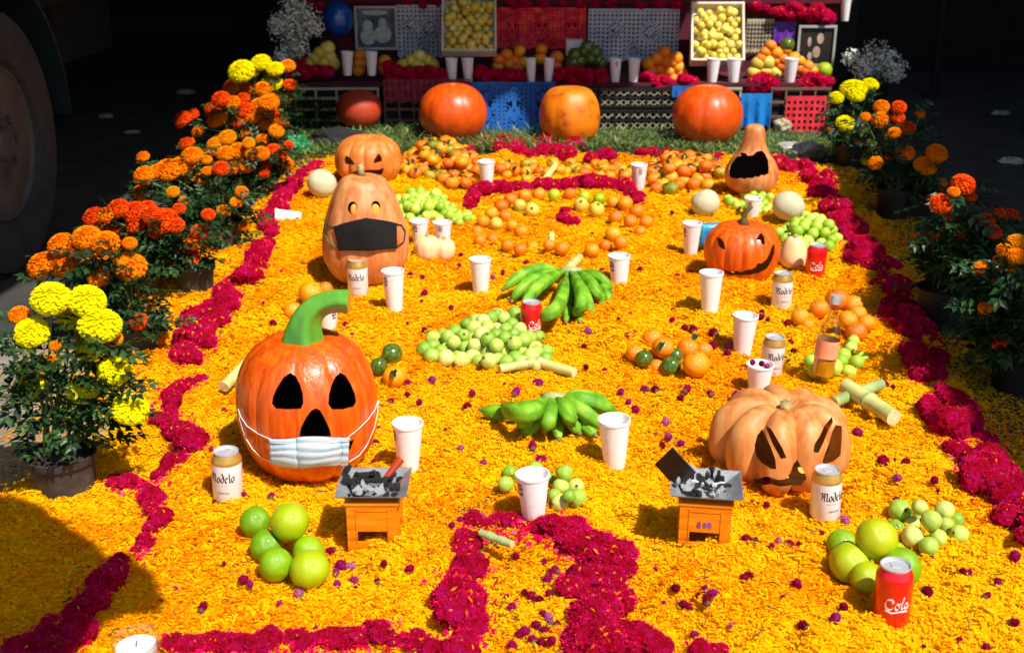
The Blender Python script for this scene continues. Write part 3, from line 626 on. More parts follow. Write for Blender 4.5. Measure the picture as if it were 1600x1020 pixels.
heap('mandarin', MAN, [(622, 275), (630, 248), (680, 235), (735, 240), (745, 262), (745, 288), (690, 288), (650, 285)], .034, 2, 'leafy mandarin in the far left heap beside the carved flat squash', 'mandarin', 'mandarins of the far left heap', leaf=.8, keep=.93)
heap('mandarin', MAN, [(1015, 262), (1030, 254), (1095, 256), (1128, 262), (1130, 290), (1070, 304), (1015, 300)], .034, 2, 'leafy mandarin in the far right heap beside the gaping gourd', 'mandarin', 'mandarins of the far right heap', leaf=.8, keep=.9)
heap('mandarin', MAN, [(775, 262), (850, 258), (985, 258), (985, 282), (900, 276), (775, 285)], .03, 1, 'mandarin in the thin far row between the two distant cups', 'mandarin', 'mandarins of the thin far row', leaf=.6, keep=.6)
for x, y, r, k in [(842, 304, 11, 'o'), (866, 305, 10, 'g'), (891, 304, 11, 'o'), (913, 308, 10, 'g'), (936, 311, 10, 'g'), (958, 316, 11, 'o'), (977, 318, 12, 'o'), (995, 330, 12, 'o'), (1010, 347, 11, 'o'), (1000, 362, 10, 'o'),
                   (812, 321, 11, 'y'), (831, 328, 12, 'y'), (908, 320, 12, 'y'), (932, 328, 13, 'y'), (820, 306, 11, 'o'), (798, 312, 11, 'o'), (783, 322, 12, 'o'), (768, 333, 11, 'o'), (755, 346, 11, 'o'), (746, 362, 10, 'o'), (750, 376, 10, 'o'),
                   (775, 350, 11, 'y'), (790, 338, 11, 'o'), (962, 340, 12, 'o'), (985, 346, 11, 'o'), (770, 374, 11, 'o'), (793, 384, 11, 'o'), (813, 390, 11, 'o'), (832, 386, 10, 'o'), (878, 388, 12, 'o'), (925, 391, 12, 'o'), (958, 366, 13, 'o'), (970, 379, 12, 'o'), (858, 383, 10, 'o'), (946, 384, 10, 'o'), (815, 362, 11, 'o'), (800, 352, 10, 'o')]:
    if k == 'o': fruit('orange', ORA, x, y, r, 'orange in the ring below the magenta arch, ' + ('upper' if y < 325 else 'lower' if y > 358 else 'side') + (' left' if x < 840 else ' centre' if x < 920 else ' right'), 'orange', 'oranges of the ring', rot=False)
    elif k == 'y': fruit('yellow_guava', GYE, x, y, r, 'pale yellow guava inside the ring of oranges', 'guava', 'yellow guavas of the ring', calyx=True)
    else: fruit('green_citrus', LIME, x, y, r, 'small greenish citrus right under the magenta arch', 'citrus fruit', 'greenish citrus under the arch')
for x, y, r, b, l in [(1308, 468, 19, None, 'orange at the back of the pile behind the clear bottle'), (1333, 476, 16, None, 'orange at the back right of the pile behind the bottle'), (1280, 482, 16, None, 'orange left of the bottle neck'),
                      (1250, 495, 14, None, 'small orange at the left end of the pile by the bottle'), (1325, 500, 16, .02, 'orange in the middle of the pile right of the bottle'), (1353, 505, 15, None, 'orange at the right end of the pile by the border'),
                      (1338, 519, 17, None, 'orange at the front of the pile right of the bottle'), (1262, 508, 11, None, 'small dark orange in the gap left of the bottle'), (1340, 490, 14, None, 'orange wedged at the rear right of the bottle pile')]:
    fruit('orange', ORA, x, y, r, l, 'orange', 'oranges around the clear bottle', b, rot=False)
for x, y, r, b, me, l in [(1019, 528, 16, .012, ORA, 'round orange at the top left of the mixed pile'), (1036, 543, 17, .02, ORA, 'orange in the centre of the mixed pile'), (992, 551, 15, None, ORA, 'orange at the left end of the mixed pile'),
                          (1006, 560, 14, None, DGF, 'brownish green fruit at the front left of the mixed pile'), (1048, 572, 16, None, DGF, 'dark green glossy fruit at the front of the mixed pile'), (1088, 569, 22, None, ORA, 'large orange at the front right of the mixed pile'),
                          (1075, 545, 18, None, ORA, 'orange behind the large front one of the mixed pile'), (1026, 573, 12, None, ORA, 'small orange between the two green fruits'), (1056, 555, 12, .01, DGF, 'small green fruit behind the dark glossy one'), (1100, 548, 14, None, ORA, 'orange at the far right end of the mixed pile')]:
    fruit('orange' if me is ORA else 'green_fruit', me, x, y, r, l, 'orange' if me is ORA else 'green fruit', 'mixed pile in the middle right', b, rot=False, leaf=1 if (x, y) in ((1036, 543), (1075, 545)) else 0)
fruit('green_fruit', DGF, 612, 553, 18, 'dark olive green fruit right of the big orange jack-o-lantern', 'green fruit', base=.01)
fruit('orange', ORA, 616, 588, 18, 'orange tomato-like fruit right of the big jack-o-lantern', 'orange', rot=False, leaf=1)
fruit('green_fruit', DGF, 592, 572, 14, 'mottled green fruit touching the big jack-o-lantern', 'green fruit')
fruit('orange', ORA, 486, 458, 19, 'orange behind the green stem of the jack-o-lantern', 'orange', rot=False)
fruit('orange', ORA, 458, 485, 15, 'orange left of the green stem', 'orange', rot=False)
fruit('orange', ORA, 508, 452, 13, 'small orange right behind the green stem', 'orange', rot=False)
MEL = [uvs(28, 20, .93, .04, i, [M['melon']], 'melon', .04) for i in range(2)]
for x, y, r, l in [(503, 287, 23, 'pale netted melon left of the tall masked squash'), (1102, 317, 23, 'pale netted melon below the gaping gourd'), (1232, 322, 25, 'pale netted melon beside the right magenta border')]:
    o = fruit('melon', MEL, x, y, r, l, 'melon', 'pale melons', rot=False); m = MB(); m.tube([(0, 0, .85), (0, 0, .93)], .06, 7); ob('stem_scar', m.mesh('stem_scar', M['drystem']), o)

# ------------------------------------------------------------------ cups
def cupmesh():
    m = MB(); h = 1.0
    m.lathe([(0, .012), (.245, .012), (.25, 0), (.262, 0), (.27, .03), (.385, .94), (.402, .945), (.408, .975), (.402, 1), (.38, 1), (.372, .97), (.356, .79)], 36)
    return m.mesh('cup', M['cup'], ang=40)
CUPM = cupmesh()
m = MB(); m.lathe([(0, .8), (.36, .8)], 30); m.f = m.f[:30]; m.mi = m.mi[:30]; DRK = m.mesh('drink', M['milk'])
def markmesh(kind):
    m = MB()
    def patch(a0, a1, z0, z1, n=6):
        v = []; f = []
        for i in range(n + 1):
            a = a0 + (a1 - a0) * i / n
            for z in (z0, z1):
                r = .27 + (.385 - .27) * (z - .03) / .91 + .004; v.append((r * sin(a), -r * cos(a), z))
        for i in range(n): f.append((2 * i, 2 * i + 2, 2 * i + 3, 2 * i + 1))
        m.add(v, f)
    if kind == 0: # small crest: bars and an oval
        patch(-.22, .22, .80, .86); patch(-.3, .0, .68, .78); patch(.06, .26, .70, .78); patch(-.2, .24, .58, .65)
    else: patch(-.16, .16, .66, .70); patch(-.2, -.1, .70, .86); patch(.1, .2, .70, .86); patch(-.16, .16, .84, .88); patch(-.06, .06, .74, .80)
    return m.mesh('printed_mark', M['mark'])
MK = [markmesh(0), markmesh(1)]
def cup(px, by, ty, wpx, label, mark=None, kind=0, base=None, Y=None, group='white foam cups on the carpet', lie=None):
    if Y is None:
        q = G(px, by, 0); z0 = (Hz(q.x, q.y) - .004) if base is None else base; p = G(px, by, z0)
        p = p + Vector((0, .018, 0))
    else: p = V(px, by, Y)
    s = scl(p); Wm = wpx / s / .816 / 1.02; e = abs(math.atan((py_el(px, (by + ty) / 2))))
    H = ((by - ty) / s - .25 * Wm * sin(e)) / cos(e) * .97
    H = max(.085, min(.135, H))
    o = thing('foam_cup', label, 'cup', p, R.uniform(0, 6.2) if mark is None else 0, group)
    o.scale = (Wm, Wm, H); o.rotation_euler[0] = R.uniform(-.03, .03); o.rotation_euler[1] = R.uniform(-.03, .03)
    ob('cup_body', CUPM, o); ob('drink', DRK, o)
    if mark is not None: ob('printed_mark', MK[kind], o, rot=(0, 0, mark))
    if lie: o.rotation_euler = lie
    return o
def py_el(px, py):
    d = ray(px, py); return -d.z / math.hypot(d.x, d.y)
cup(834, 812, 738, 55, 'nearest white foam cup, in front of the green guavas above the cross', -1.0, 0)
cup(961, 733, 651, 52, 'full white foam cup touching the right tip of the near banana bunch')
cup(637, 738, 657, 50, 'white foam cup behind the left burner, right of the jack-o-lantern', -1.1, 1)
cup(1186, 622, 566, 44, 'white foam cup right behind the tan ribbed pumpkin with petals on its drink', 2.2, 0)
cup(1161, 557, 490, 41, 'white foam cup left of the upper pair of beer cans on the right')
cup(1110, 489, 423, 39, 'white foam cup just below the carved orange pumpkin on the right')
cup(968, 455, 397, 36, 'white foam cup right of the far banana bunch', -.9, 0)
cup(751, 459, 402, 36, 'white foam cup left of the far banana bunch')
cup(616, 487, 420, 37, 'white foam cup right of the beer can under the masked squash', -.7, 1)
cup(1080, 398, 346, 31, 'white foam cup left of the blue packet', -1.1, 0)
cup(692, 385, 345, 31, 'white foam cup behind the small round pale gourd', -.2, 1)
cup(655, 382, 343, 31, 'white foam cup squeezed between the masked squash and its neighbour', -.4, 0)
cup(761, 296, 250, 27, 'far white foam cup right of the left mandarins')
cup(998, 298, 255, 27, 'far white foam cup with a violet print left of the right mandarins', .1, 1)
cup(1176, 345, 308, 28, 'white foam cup behind the carved orange pumpkin between the melons', -.6, 0)
cup(512, 522, 481, 36, 'white foam cup behind the curved green stem', .9, 0)
o = cup(470, 352, 320, 34, 'white foam cup lying on its side left of the masked squash', None, 0); o.scale = (.075, .075, .105); o.location.z += .03; o.rotation_euler = (radians(85), 0, radians(-80)); 
for c in o.children:
    if c.name.startswith('drink'): bpy.data.objects.remove(c)
for x, y in [(1176, 566), (1190, 568), (1198, 572)]:
    p = G(x, y, .085); o = ob('globe_amaranth', R.choice(GLB), loc=p, scale=.009); tag(o, 'tiny violet bloom floating on the drink behind the tan pumpkin', 'small flower', 'blooms floating in a cup')

# ------------------------------------------------------------------ cans with hand-drawn lettering
def strokes_on_can(strokes, width, z0, h, rad, nib, ang, mt, name, steep=0.0):
    """letter strokes (x, y in letter units) swept by a broad nib and wrapped round the can"""
    m = MB(); n = Vector((cos(ang), sin(ang))) * nib
    xs_ = [p[0] for s in strokes for p in s]; x0, x1 = min(xs_), max(xs_); k = width / (x1 - x0)
    for s in strokes:
        pts = []
        for a, b in zip(s, s[1:]):
            L = max(1, int(math.hypot(b[0] - a[0], b[1] - a[1]) / .08))
            pts += [(a[0] + (b[0] - a[0]) * i / L, a[1] + (b[1] - a[1]) * i / L) for i in range(L)]
        pts.append(s[-1]); v = []; f = []
        for (x, y) in pts:
            for sg in (-1, 1):
                X = (x + sg * n.x - (x0 + x1) / 2) * k; Z = z0 + (y + sg * n.y) * h + steep * X; a = X / rad
                v.append(((rad + .0004) * sin(a), -(rad + .0004) * cos(a), Z))
        for i in range(len(pts) - 1): f.append((2 * i, 2 * i + 1, 2 * i + 3, 2 * i + 2))
        m.add(v, f)
    return m.mesh(name, M[mt])
def arc(cx, cy, rx, ry, a0, a1, n=10): return [(cx + rx * cos(radians(a0 + (a1 - a0) * i / n)), cy + ry * sin(radians(a0 + (a1 - a0) * i / n))) for i in range(n + 1)]
BL_O = [[(.02, .18), (.02, .52), (.16, .66), (.34, .56)], [(.34, .56), (.36, .16), (.2, .0), (.02, .18)]]
def sh(st, dx): return [[(x + dx, y) for x, y in s] for s in st]
MODELO = ([[(-.12, .78), (.0, .95), (.12, .85), (.1, .3), (-.04, .08)], [(.12, .85), (.3, .97), (.4, .85), (.38, .02)], [(.4, .85), (.58, .98), (.72, .84), (.7, .15), (.82, .03)], [(.0, .0), (.12, .1)], [(.2, .62), (.3, .55)]]
          + sh(BL_O, .98) + sh([[(.02, .18), (.02, .5), (.18, .62), (.3, .55)], [(.02, .18), (.2, 0), (.36, .14), (.36, .7), (.2, 1.0), (.08, 1.05)]], 1.5)
          + sh([[(.02, .16), (.02, .52), (.16, .66), (.33, .5), (.06, .34)], [(.02, .16), (.16, 0), (.34, .14)]], 2.04)
          + sh([[(.05, 1.05), (.08, .14), (.2, .02)]], 2.54) + sh(BL_O, 2.86))
COLA = [arc(.5, .55, .42, .46, 50, 320, 16), [(.78, .9), (.86, .74), (.7, .7)], arc(1.2, .34, .2, .26, 0, 360, 14), [(1.3, .56), (1.5, .62)],
        [(1.55, .3), (1.75, 1.05), (1.86, 1.1), (1.84, .9), (1.62, .2), (1.74, .06), (1.88, .2)], arc(2.12, .3, .2, .24, 20, 340, 12), [(2.3, .52), (2.24, .18), (2.38, .06), (2.56, .24)],
        [(.1, .0), (.7, -.2), (1.5, -.12), (2.3, -.22)]]
CR, CHT = .033, .118
def canbody(col, band):
    m = MB()
    m.lathe([(0, .004), (.022, .004), (.025, 0), (.0275, .003), (CR, .012), (CR, .098)], 40); a = m.mesh('can_body', M[col], ang=40)
    m = MB(); m.lathe([(CR + .0002, .0935), (CR + .0002, .0981), (CR - .0006, .101), (.0262, .1135)], 40)
    for f in m.f[-2:]: pass
    m.f = m.f[:120]; m.mi = m.mi[:120]
    b = m.mesh('shoulder', M[band], True)
    m = MB(); m.lathe([(.0262, .1136), (.0272, .1155), (.0270, CHT), (.0256, CHT), (.0245, .1135), (0, .1135)], 40)
    m.box((0, .006, .1143), (.014, .020, .0014)); m.box((0, -.012, .1138), (.012, .013, .0008))
    c = m.mesh('can_lid', M['silver'], ang=35); return a, b, c
CW = canbody('can_white', 'gold'); CRD = canbody('can_red', 'can_red')
T_MOD = strokes_on_can(MODELO, .056, .056, .021, CR, .085, radians(35), 'ink', 'lettering', 0)
T_COLA = strokes_on_can(COLA, .046, .044, .022, CR, .085, radians(60), 'white_ink', 'lettering', .10)
def small_text(txt, size, z, mt, xoff=0.0):
    c = bpy.data.curves.new('t', 'FONT'); c.body = txt; c.size = size; c.align_x = 'CENTER'; c.resolution_u = 2
    t = bpy.data.objects.new('t', c); COL.objects.link(t); bpy.context.view_layer.update()
    me = bpy.data.meshes.new_from_object(t.evaluated_get(bpy.context.evaluated_depsgraph_get())); bpy.data.objects.remove(t)
    for v in me.vertices:
        a = (v.co.x + xoff) / CR; zz = v.co.y + z; v.co = ((CR + .0004) * sin(a), -(CR + .0004) * cos(a), zz)
    me.materials.clear(); me.materials.append(M[mt]); me.name = 'small_lettering'; return me
T_ESP = small_text('ESPECIAL', .0062, .030, 'ink', .004)
mm = MB()
for i in range(9):
    a0 = (i - 4.5) * .09; v = []
    for a in (a0, a0 + .05):
        for z in (.049, .0505): v.append(((CR + .0004) * sin(a), -(CR + .0004) * cos(a), z))
    mm.add(v, [(0, 2, 3, 1)])
T_LINE = mm.mesh('printed_line', M['gold'])
def can(px, by, wpx, white, label, rz):
    q = G(px, by, 0); z0 = Hz(q.x, q.y) - .005; p = G(px, by - 5, z0); s = wpx / scl(p) / (2 * CR) * .97
    s = min(1.08, max(.95, s))
    o = thing('beer_can' if white else 'soda_can', label, 'can', p, rz, 'white and gold beer cans' if white else 'red cola cans')
    o.scale = (s, s, s * 1.02); o.rotation_euler[0] = R.uniform(-.04, .04); o.rotation_euler[1] = R.uniform(-.04, .04)
    a, b, c = CW if white else CRD
    ob('can_body', a, o); ob('shoulder', b, o); ob('can_lid', c, o)
    if white: ob('lettering', T_MOD, o); ob('small_lettering', T_ESP, o); ob('printed_line', T_LINE, o)
    else: ob('lettering', T_COLA, o)
can(357, 785, 48, True, 'white beer can left of the big jack-o-lantern', -.15)
can(1288, 814, 48, True, 'white beer can in front of the tan ribbed pumpkin', .25)
can(1203, 590, 36, True, 'white beer can behind the cup with floating blooms', .2)
can(1220, 487, 33, True, 'white beer can right below the carved orange pumpkin', 0)
can(560, 466, 33, True, 'white beer can in front of the tall masked squash', -.1)
can(1391, 976, 58, False, 'nearest red cola can in front of the green citrus', 0)
can(829, 535, 35, False, 'red cola can at the right end of the guava heap', .5)
can(1272, 441, 32, False, 'farthest red cola can beside the right border', -.1)
# ------------------------------------------------------------------ pumpkins and squashes
def crom(prof, M_):
    P = [Vector((r, z, 0)) for r, z in prof]; out = []
    n = len(P) - 1
    for i in range(M_ + 1):
        u = i / M_ * n; k = min(int(u), n - 1); t = u - k
        a = P[max(k - 1, 0)]; b = P[k]; c = P[k + 1]; d = P[min(k + 2, n)]
        q = .5 * ((2 * b) + (c - a) * t + (2 * a - 5 * b + 4 * c - d) * t * t + (3 * b - a - 3 * c + d) * t ** 3)
        out.append((max(q.x, 0.0), q.y))
    return out
def gourd_surface(prof, Rr, H, nr, dep, seg, rings, seed, inset=0.0, sharp=1.6, ph=0.0, wob=.03):
    pr = crom(prof, rings); v = []; f = []
    rr = random.Random(seed); lob = [1 + rr.uniform(-.5, .5) * dep for _ in range(max(nr, 1))]
    for j, (r, z) in enumerate(pr):
        for i in range(seg):
            a = 2 * pi * i / seg; q = (a - ph) / (2 * pi) * nr if nr else 0; g_ = abs(sin(pi * q)) if nr else 1
            l0 = lob[int(q) % nr] if nr else 1
            k = (1 - dep * (1 - g_) ** sharp) * (1 + (l0 - 1) * g_)
            k *= 1 + wob * noise.noise(Vector((cos(a) * 1.3, sin(a) * 1.3, z * 1.6 + seed * 5)))
            zz = z * H
            if nr and dep > .08: zz += H * .07 * (g_ - .5) * (1 if z > .5 else -.6) * min(1, r * 1.4)
            x = Rr * r * k; nrm = 0
            if inset: x = max(0, x - inset); zz = inset + (zz) * (H - 2 * inset) / H
            v.append(Vector((x * cos(a), x * sin(a), zz)))
    for j in range(len(pr) - 1):
        for i in range(seg): f.append((j * seg + i, j * seg + (i + 1) % seg, (j + 1) * seg + (i + 1) % seg, (j + 1) * seg + i))
    f.append(tuple(range(seg))[::-1]); f.append(tuple((len(pr) - 1) * seg + i for i in range(seg)))
    return v, f
def carve(name, vo, fo, vi, fi, mats, cutters, origin, ctr_t, rad):
    """shell with the holes cut through its near wall; cutters are outlines seen from in front"""
    mb = MB(); mb.add(vo, fo, 0); mb.add(vi, [tuple(q)[::-1] for q in fi], 1)
    me = mk(name, mb.v, mb.f, mats, False, mb.mi); body = ob(name, me)
    bm = bmesh.new()
    for poly in cutters:
        n = len(poly); ring = []
        for t in (ctr_t - 1.5 * rad, ctr_t - .12 * rad):
            ring.append([bm.verts.new(CAM + ray(x, y).normalized() * t - origin) for x, y in poly])
        for i in range(n): bm.faces.new((ring[0][i], ring[0][(i + 1) % n], ring[1][(i + 1) % n], ring[1][i]))
        bm.faces.new(ring[0]); bm.faces.new(ring[1][::-1])
    bmesh.ops.recalc_face_normals(bm, faces=bm.faces)
    cm = bpy.data.meshes.new('c'); bm.to_mesh(cm); bm.free()
    for m_ in mats: cm.materials.append(m_)
    cm.polygons.foreach_set('material_index', [2] * len(cm.polygons))
    co = ob('c', cm)
    md = body.modifiers.new('b', 'BOOLEAN'); md.object = co; md.operation = 'DIFFERENCE'; md.solver = 'EXACT'
    bpy.context.view_layer.update()
    dg = bpy.context.evaluated_depsgraph_get()
    out = bpy.data.meshes.new_from_object(body.evaluated_get(dg)); out.name = name
    bpy.data.objects.remove(body); bpy.data.objects.remove(co)
    out.polygons.foreach_set('use_smooth', [True] * len(out.polygons)); out.set_sharp_from_angle(angle=radians(38))
    return out
SURF = {}
def gourd(key, name, label, cat, cx, cy, hw, hh, prof, nr, dep, skin, inner, flesh, cutters=(), th=.02, seg=120, rings=44, sharp=1.6, ph=0.0, tilt=None, wob=.03, base=None, group=None):
    q = G(cx, cy + hh * .8, 0)
    if base is None: base = Hz(q.x, q.y) - .004
    p, Rr, H = fit_ell(cx, cy, hw, hh, base)
    seed = len(SURF) + 1
    vo, fo = gourd_surface(prof, Rr, H, nr, dep, seg, rings, seed, 0, sharp, ph, wob)
    T = Matrix.Identity(3)
    if tilt: T = Matrix.Rotation(tilt[0], 3, 'X') @ Matrix.Rotation(tilt[1], 3, 'Y')
    c = Vector((0, 0, H / 2)); vo = [c + T @ (v - c) for v in vo]
    SURF[key] = (BVHTree.FromPolygons([v + p for v in vo], fo), p, Rr, H)
    root = thing(name, label, cat, p, 0, group)
    if cutters:
        vi, fi = gourd_surface(prof, Rr, H, nr, dep, seg, rings, seed, th, sharp, ph, wob); vi = [c + T @ (v - c) for v in vi]
        ctr = CAM + (p + c - CAM)
        me = carve('shell', vo, fo, vi, fi, [M[skin], M[inner], M[flesh]], cutters, p, (p + c - CAM).length, Rr)
    else: me = mk('shell', vo, fo, [M[skin]], True)
    ob('shell', me, root); return root, p, Rr, H
def onsurf(key, px, py, lift=.004):
    t = SURF[key][0]; d = ray(px, py).normalized(); h = t.ray_cast(CAM, d)
    if h[0] is None:
        # outside the outline: nearest point of the body to the line of sight
        p0 = SURF[key][1]; dist = (p0 + Vector((0, 0, SURF[key][3] / 2)) - CAM).length
        q = t.find_nearest(CAM + d * dist); return q[0] + q[1] * lift, q[1]
    return h[0] + h[1] * lift, h[1]
ROUND = [(0, .06), (.35, .01), (.7, .07), (.94, .27), (1.0, .5), (.95, .73), (.74, .91), (.42, 1.0), (.15, .985), (0, .93)]
SPH = [(0, .03), (.44, .045), (.77, .16), (.95, .34), (1, .5), (.96, .66), (.79, .82), (.52, .93), (.24, .97), (0, .95)]
FLAT = [(0, .1), (.35, .02), (.72, .06), (.96, .28), (1.0, .52), (.92, .78), (.66, .96), (.36, 1.0), (.14, .9), (0, .8)]
z2 = lambda pts, x0, y0, k: [(x0 + x / k, y0 + y / k) for x, y in pts]
# A: big glazed jack-o-lantern
cA = [z2([(215, 508), (248, 530), (275, 580), (292, 640), (296, 700), (280, 733), (200, 737), (125, 732), (100, 700), (108, 655), (130, 605), (170, 540)], 400, 455, 4),
      z2([(525, 508), (558, 525), (590, 575), (618, 640), (625, 690), (608, 720), (540, 737), (475, 737), (452, 705), (455, 650), (470, 590), (495, 535)], 400, 455, 4),
      z2([(375, 730), (402, 745), (432, 800), (460, 860), (470, 905), (272, 905), (282, 850), (312, 790), (345, 745)], 400, 455, 4),
      z2([(70, 925), (100, 945), (340, 975), (580, 940), (612, 925), (590, 985), (520, 1050), (340, 1085), (170, 1055), (95, 990)], 400, 455, 4)]
ra, pA, RA, HA = gourd('A', 'jack_o_lantern', 'large glossy orange jack-o-lantern with green curved stem and pale blue mask', 'pumpkin', 481, 631, 109, 111, ROUND, 10, .045, 'pk_orange', 'pk_dark', 'pk_cut', cA, .02, 140, 56, 2.2, pi / 2 + .31 * 0, wob=.01)
# stem swept towards the right
c0 = pA + Vector((0, -.01, HA * .955)); e1 = V(545, 470, c0.y - .0); e0 = V(478, 512, c0.y); mid = V(470, 462, c0.y)
pts = bez(c0, Vector((mid.x + .0, c0.y, mid.z)), e1, 16); v = []; f = []; n = 30
fr = None
for i, q in enumerate(pts):
    t = i / 16; rad_ = .030 * (1 - t) ** 2.4 + .0185 + .007 * t
    tg = (pts[min(i + 1, 16)] - pts[max(i - 1, 0)]).normalized(); b_ = Vector((0, 1, 0)); a_ = b_.cross(tg).normalized()
    for k in range(n):
        an = 2 * pi * k / n; rr = rad_ * (1 + .1 * cos(5 * an + t * 2)); v.append(q + (a_ * cos(an) + b_ * sin(an)) * rr - pA)
for i in range(16):
    for k in range(n): f.append((i * n + k, (i * n) + (k + 1) % n, (i + 1) * n + (k + 1) % n, (i + 1) * n + k))
f.append(tuple(range(n))[::-1]); f.append(tuple(16 * n + k for k in range(n)))
st = ob('stem', mk('stem', v, f, [M['pk_green']], True), ra); st.data.set_sharp_from_angle(angle=radians(50))
# surgical mask with pleats and ear loops
def sheet(key, corner, nu, nv, lift, pleat=0.0, top=None, bot=None):
    """cloth panel following the body; corner = outline function (u, v) -> pixel"""
    P = []
    for j in range(nv + 1):
        for i in range(nu + 1):
            u, v_ = i / nu, j / nv; x, y = corner(u, v_); q, nn = onsurf(key, x, y, lift)
            if pleat: q = q + nn * (pleat * (1 - abs((v_ * 4) % 1 - .25) * 1.2) + .004 * sin(pi * u) * sin(pi * v_))
            P.append(q)
    return P, [(j * (nu + 1) + i, j * (nu + 1) + i + 1, (j + 1) * (nu + 1) + i + 1, (j + 1) * (nu + 1) + i) for j in range(nv) for i in range(nu)]
def fA(u, v_):
    x = 423 + 121 * u + (3 * v_ * (1 - 2 * u)); y = 683 + 39 * v_ - 3 * u * (1 - v_) + 5 * sin(pi * u) * (v_ - .1) + 1.5 * sin(9 * u + 5 * v_)
    return x, y
P, F = sheet('A', fA, 40, 24, .005, .0032)
mk_o = thing('face_mask', 'pale blue pleated face mask stretched over the big jack-o-lantern mouth', 'face mask', pA)
me = mk('panel', [q - pA for q in P], F, [M['mask_blue']], True); pn = ob('panel', me, mk_o); md = pn.modifiers.new('s', 'SOLIDIFY'); md.thickness = .0015
def loop(name, pix, parent, origin, key, mt='string', rad=.0012, lift=.003):
    pts = []
    for (x0, y0), (x1, y1) in zip(pix, pix[1:]):
        for i in range(6): t = i / 6; pts.append(onsurf(key, x0 + (x1 - x0) * t, y0 + (y1 - y0) * t, lift)[0] - origin)
    pts.append(onsurf(key, *pix[-1], lift)[0] - origin)
    mm_ = MB(); mm_.tube(pts, rad, 6); return ob(name, mm_.mesh(name, M[mt], True), parent)
loop('ear_loop', [(424, 685), (405, 677), (388, 665), (378, 650), (374, 638), (376, 655), (384, 680), (396, 700), (410, 714), (426, 721)], mk_o, pA, 'A')
loop('ear_loop', [(543, 682), (558, 670), (573, 655), (584, 640), (589, 625), (588, 645), (583, 668), (573, 692), (560, 710), (544, 720)], mk_o, pA, 'A')
loop('seam', [(425, 688), (455, 690), (485, 690), (515, 688), (542, 686)], mk_o, pA, 'A', 'string', .0008, .0095)

# B: tall pale squash in a black mask
PEAR = [(0, .05), (.4, .0), (.78, .07), (.98, .22), (1.0, .38), (.93, .55), (.8, .72), (.66, .86), (.48, .965), (.22, 1.0), (0, .985)]
def ell(cx, cy, rx, ry, n=18): return [(cx + rx * cos(2 * pi * i / n), cy + ry * sin(2 * pi * i / n)) for i in range(n)]
cB = [ell(551, 325, 7.5, 10), ell(587, 324, 7.5, 10)]
rb, pB, RB, HB = gourd('B', 'tall_squash', 'tall peach-coloured squash with carved eyes and a black face mask', 'squash', 570, 357, 67, 84, PEAR, 9, .03, 'pk_peach', 'pk_flesh', 'pk_flesh', cB, .022, 120, 50)
m = MB(); c0 = Vector((0, 0, HB * .98)); m.tube([c0, c0 + Vector((-.005, 0, .02)), c0 + Vector((-.008, .0, .045))], [.016, .010, .012], 9); ob('stem', m.mesh('stem', M['drystem'], True), rb)
for x in (551, 587):
    q, nn = onsurf('B', x + 1.5, 327, -.012); o = ob('eye_flesh', uvs(10, 8, 1, mats=[M['pk_flesh']], name='eye_flesh'), rb, loc=q - pB, scale=(.015, .006, .019))  # flesh disc added in each eye hole so its inside looks lit
def fB(u, v_):
    L, C_, Rr_ = (524, 354), (572, 339), (617, 349); l, c_, r_ = (531, 391), (575, 390), (618, 388)
    def q(a, b, c): return (a[0] + (b[0] - a[0]) * u * 2, a[1] + (b[1] - a[1]) * u * 2) if u < .5 else (b[0] + (c[0] - b[0]) * (u - .5) * 2, b[1] + (c[1] - b[1]) * (u - .5) * 2)
    a = q(L, C_, Rr_); b = q(l, c_, r_); return a[0] + (b[0] - a[0]) * v_, a[1] + (b[1] - a[1]) * v_
P, F = sheet('B', fB, 30, 16, .008)
for j in range(17):
    for i in range(31): P[j * 31 + i] = P[j * 31 + i] + Vector((0, -1, 0)) * (.022 * math.exp(-((i - 15) / 5) ** 2) * (1 - abs(j / 16 - .35)))
mb_o = thing('face_mask', 'black cloth face mask worn by the tall peach-coloured squash', 'face mask', pB)
pn = ob('panel', mk('panel', [q - pB for q in P], F, [M['mask_black']], True), mb_o); pn.modifiers.new('s', 'SOLIDIFY').thickness = .002
loop('ear_loop', [(525, 356), (515, 350), (508, 352), (507, 364), (514, 378), (530, 389)], mb_o, pB, 'B', 'stem', .002)
loop('ear_loop', [(617, 350), (626, 352), (632, 362), (630, 378), (618, 387)], mb_o, pB, 'B', 'mask_black', .002)

# C: flat carved squash behind
cC = [z2([(565, 172), (590, 190), (612, 215), (618, 232), (560, 225), (552, 195)], 400, 200, 4), z2([(765, 158), (785, 182), (788, 208), (735, 222), (738, 200), (752, 180)], 400, 200, 4),
      z2([(560, 300), (620, 270), (700, 262), (765, 262), (800, 250), (790, 285), (740, 320), (620, 325)], 400, 200, 4)]
rc, pC, RC, HC = gourd('C', 'carved_squash', 'flat pale orange squash with angry carved eyes behind the tall one', 'squash', 575, 249, 53, 36, FLAT, 12, .07, 'pk_light', 'pk_flesh', 'pk_flesh', cC, .022)
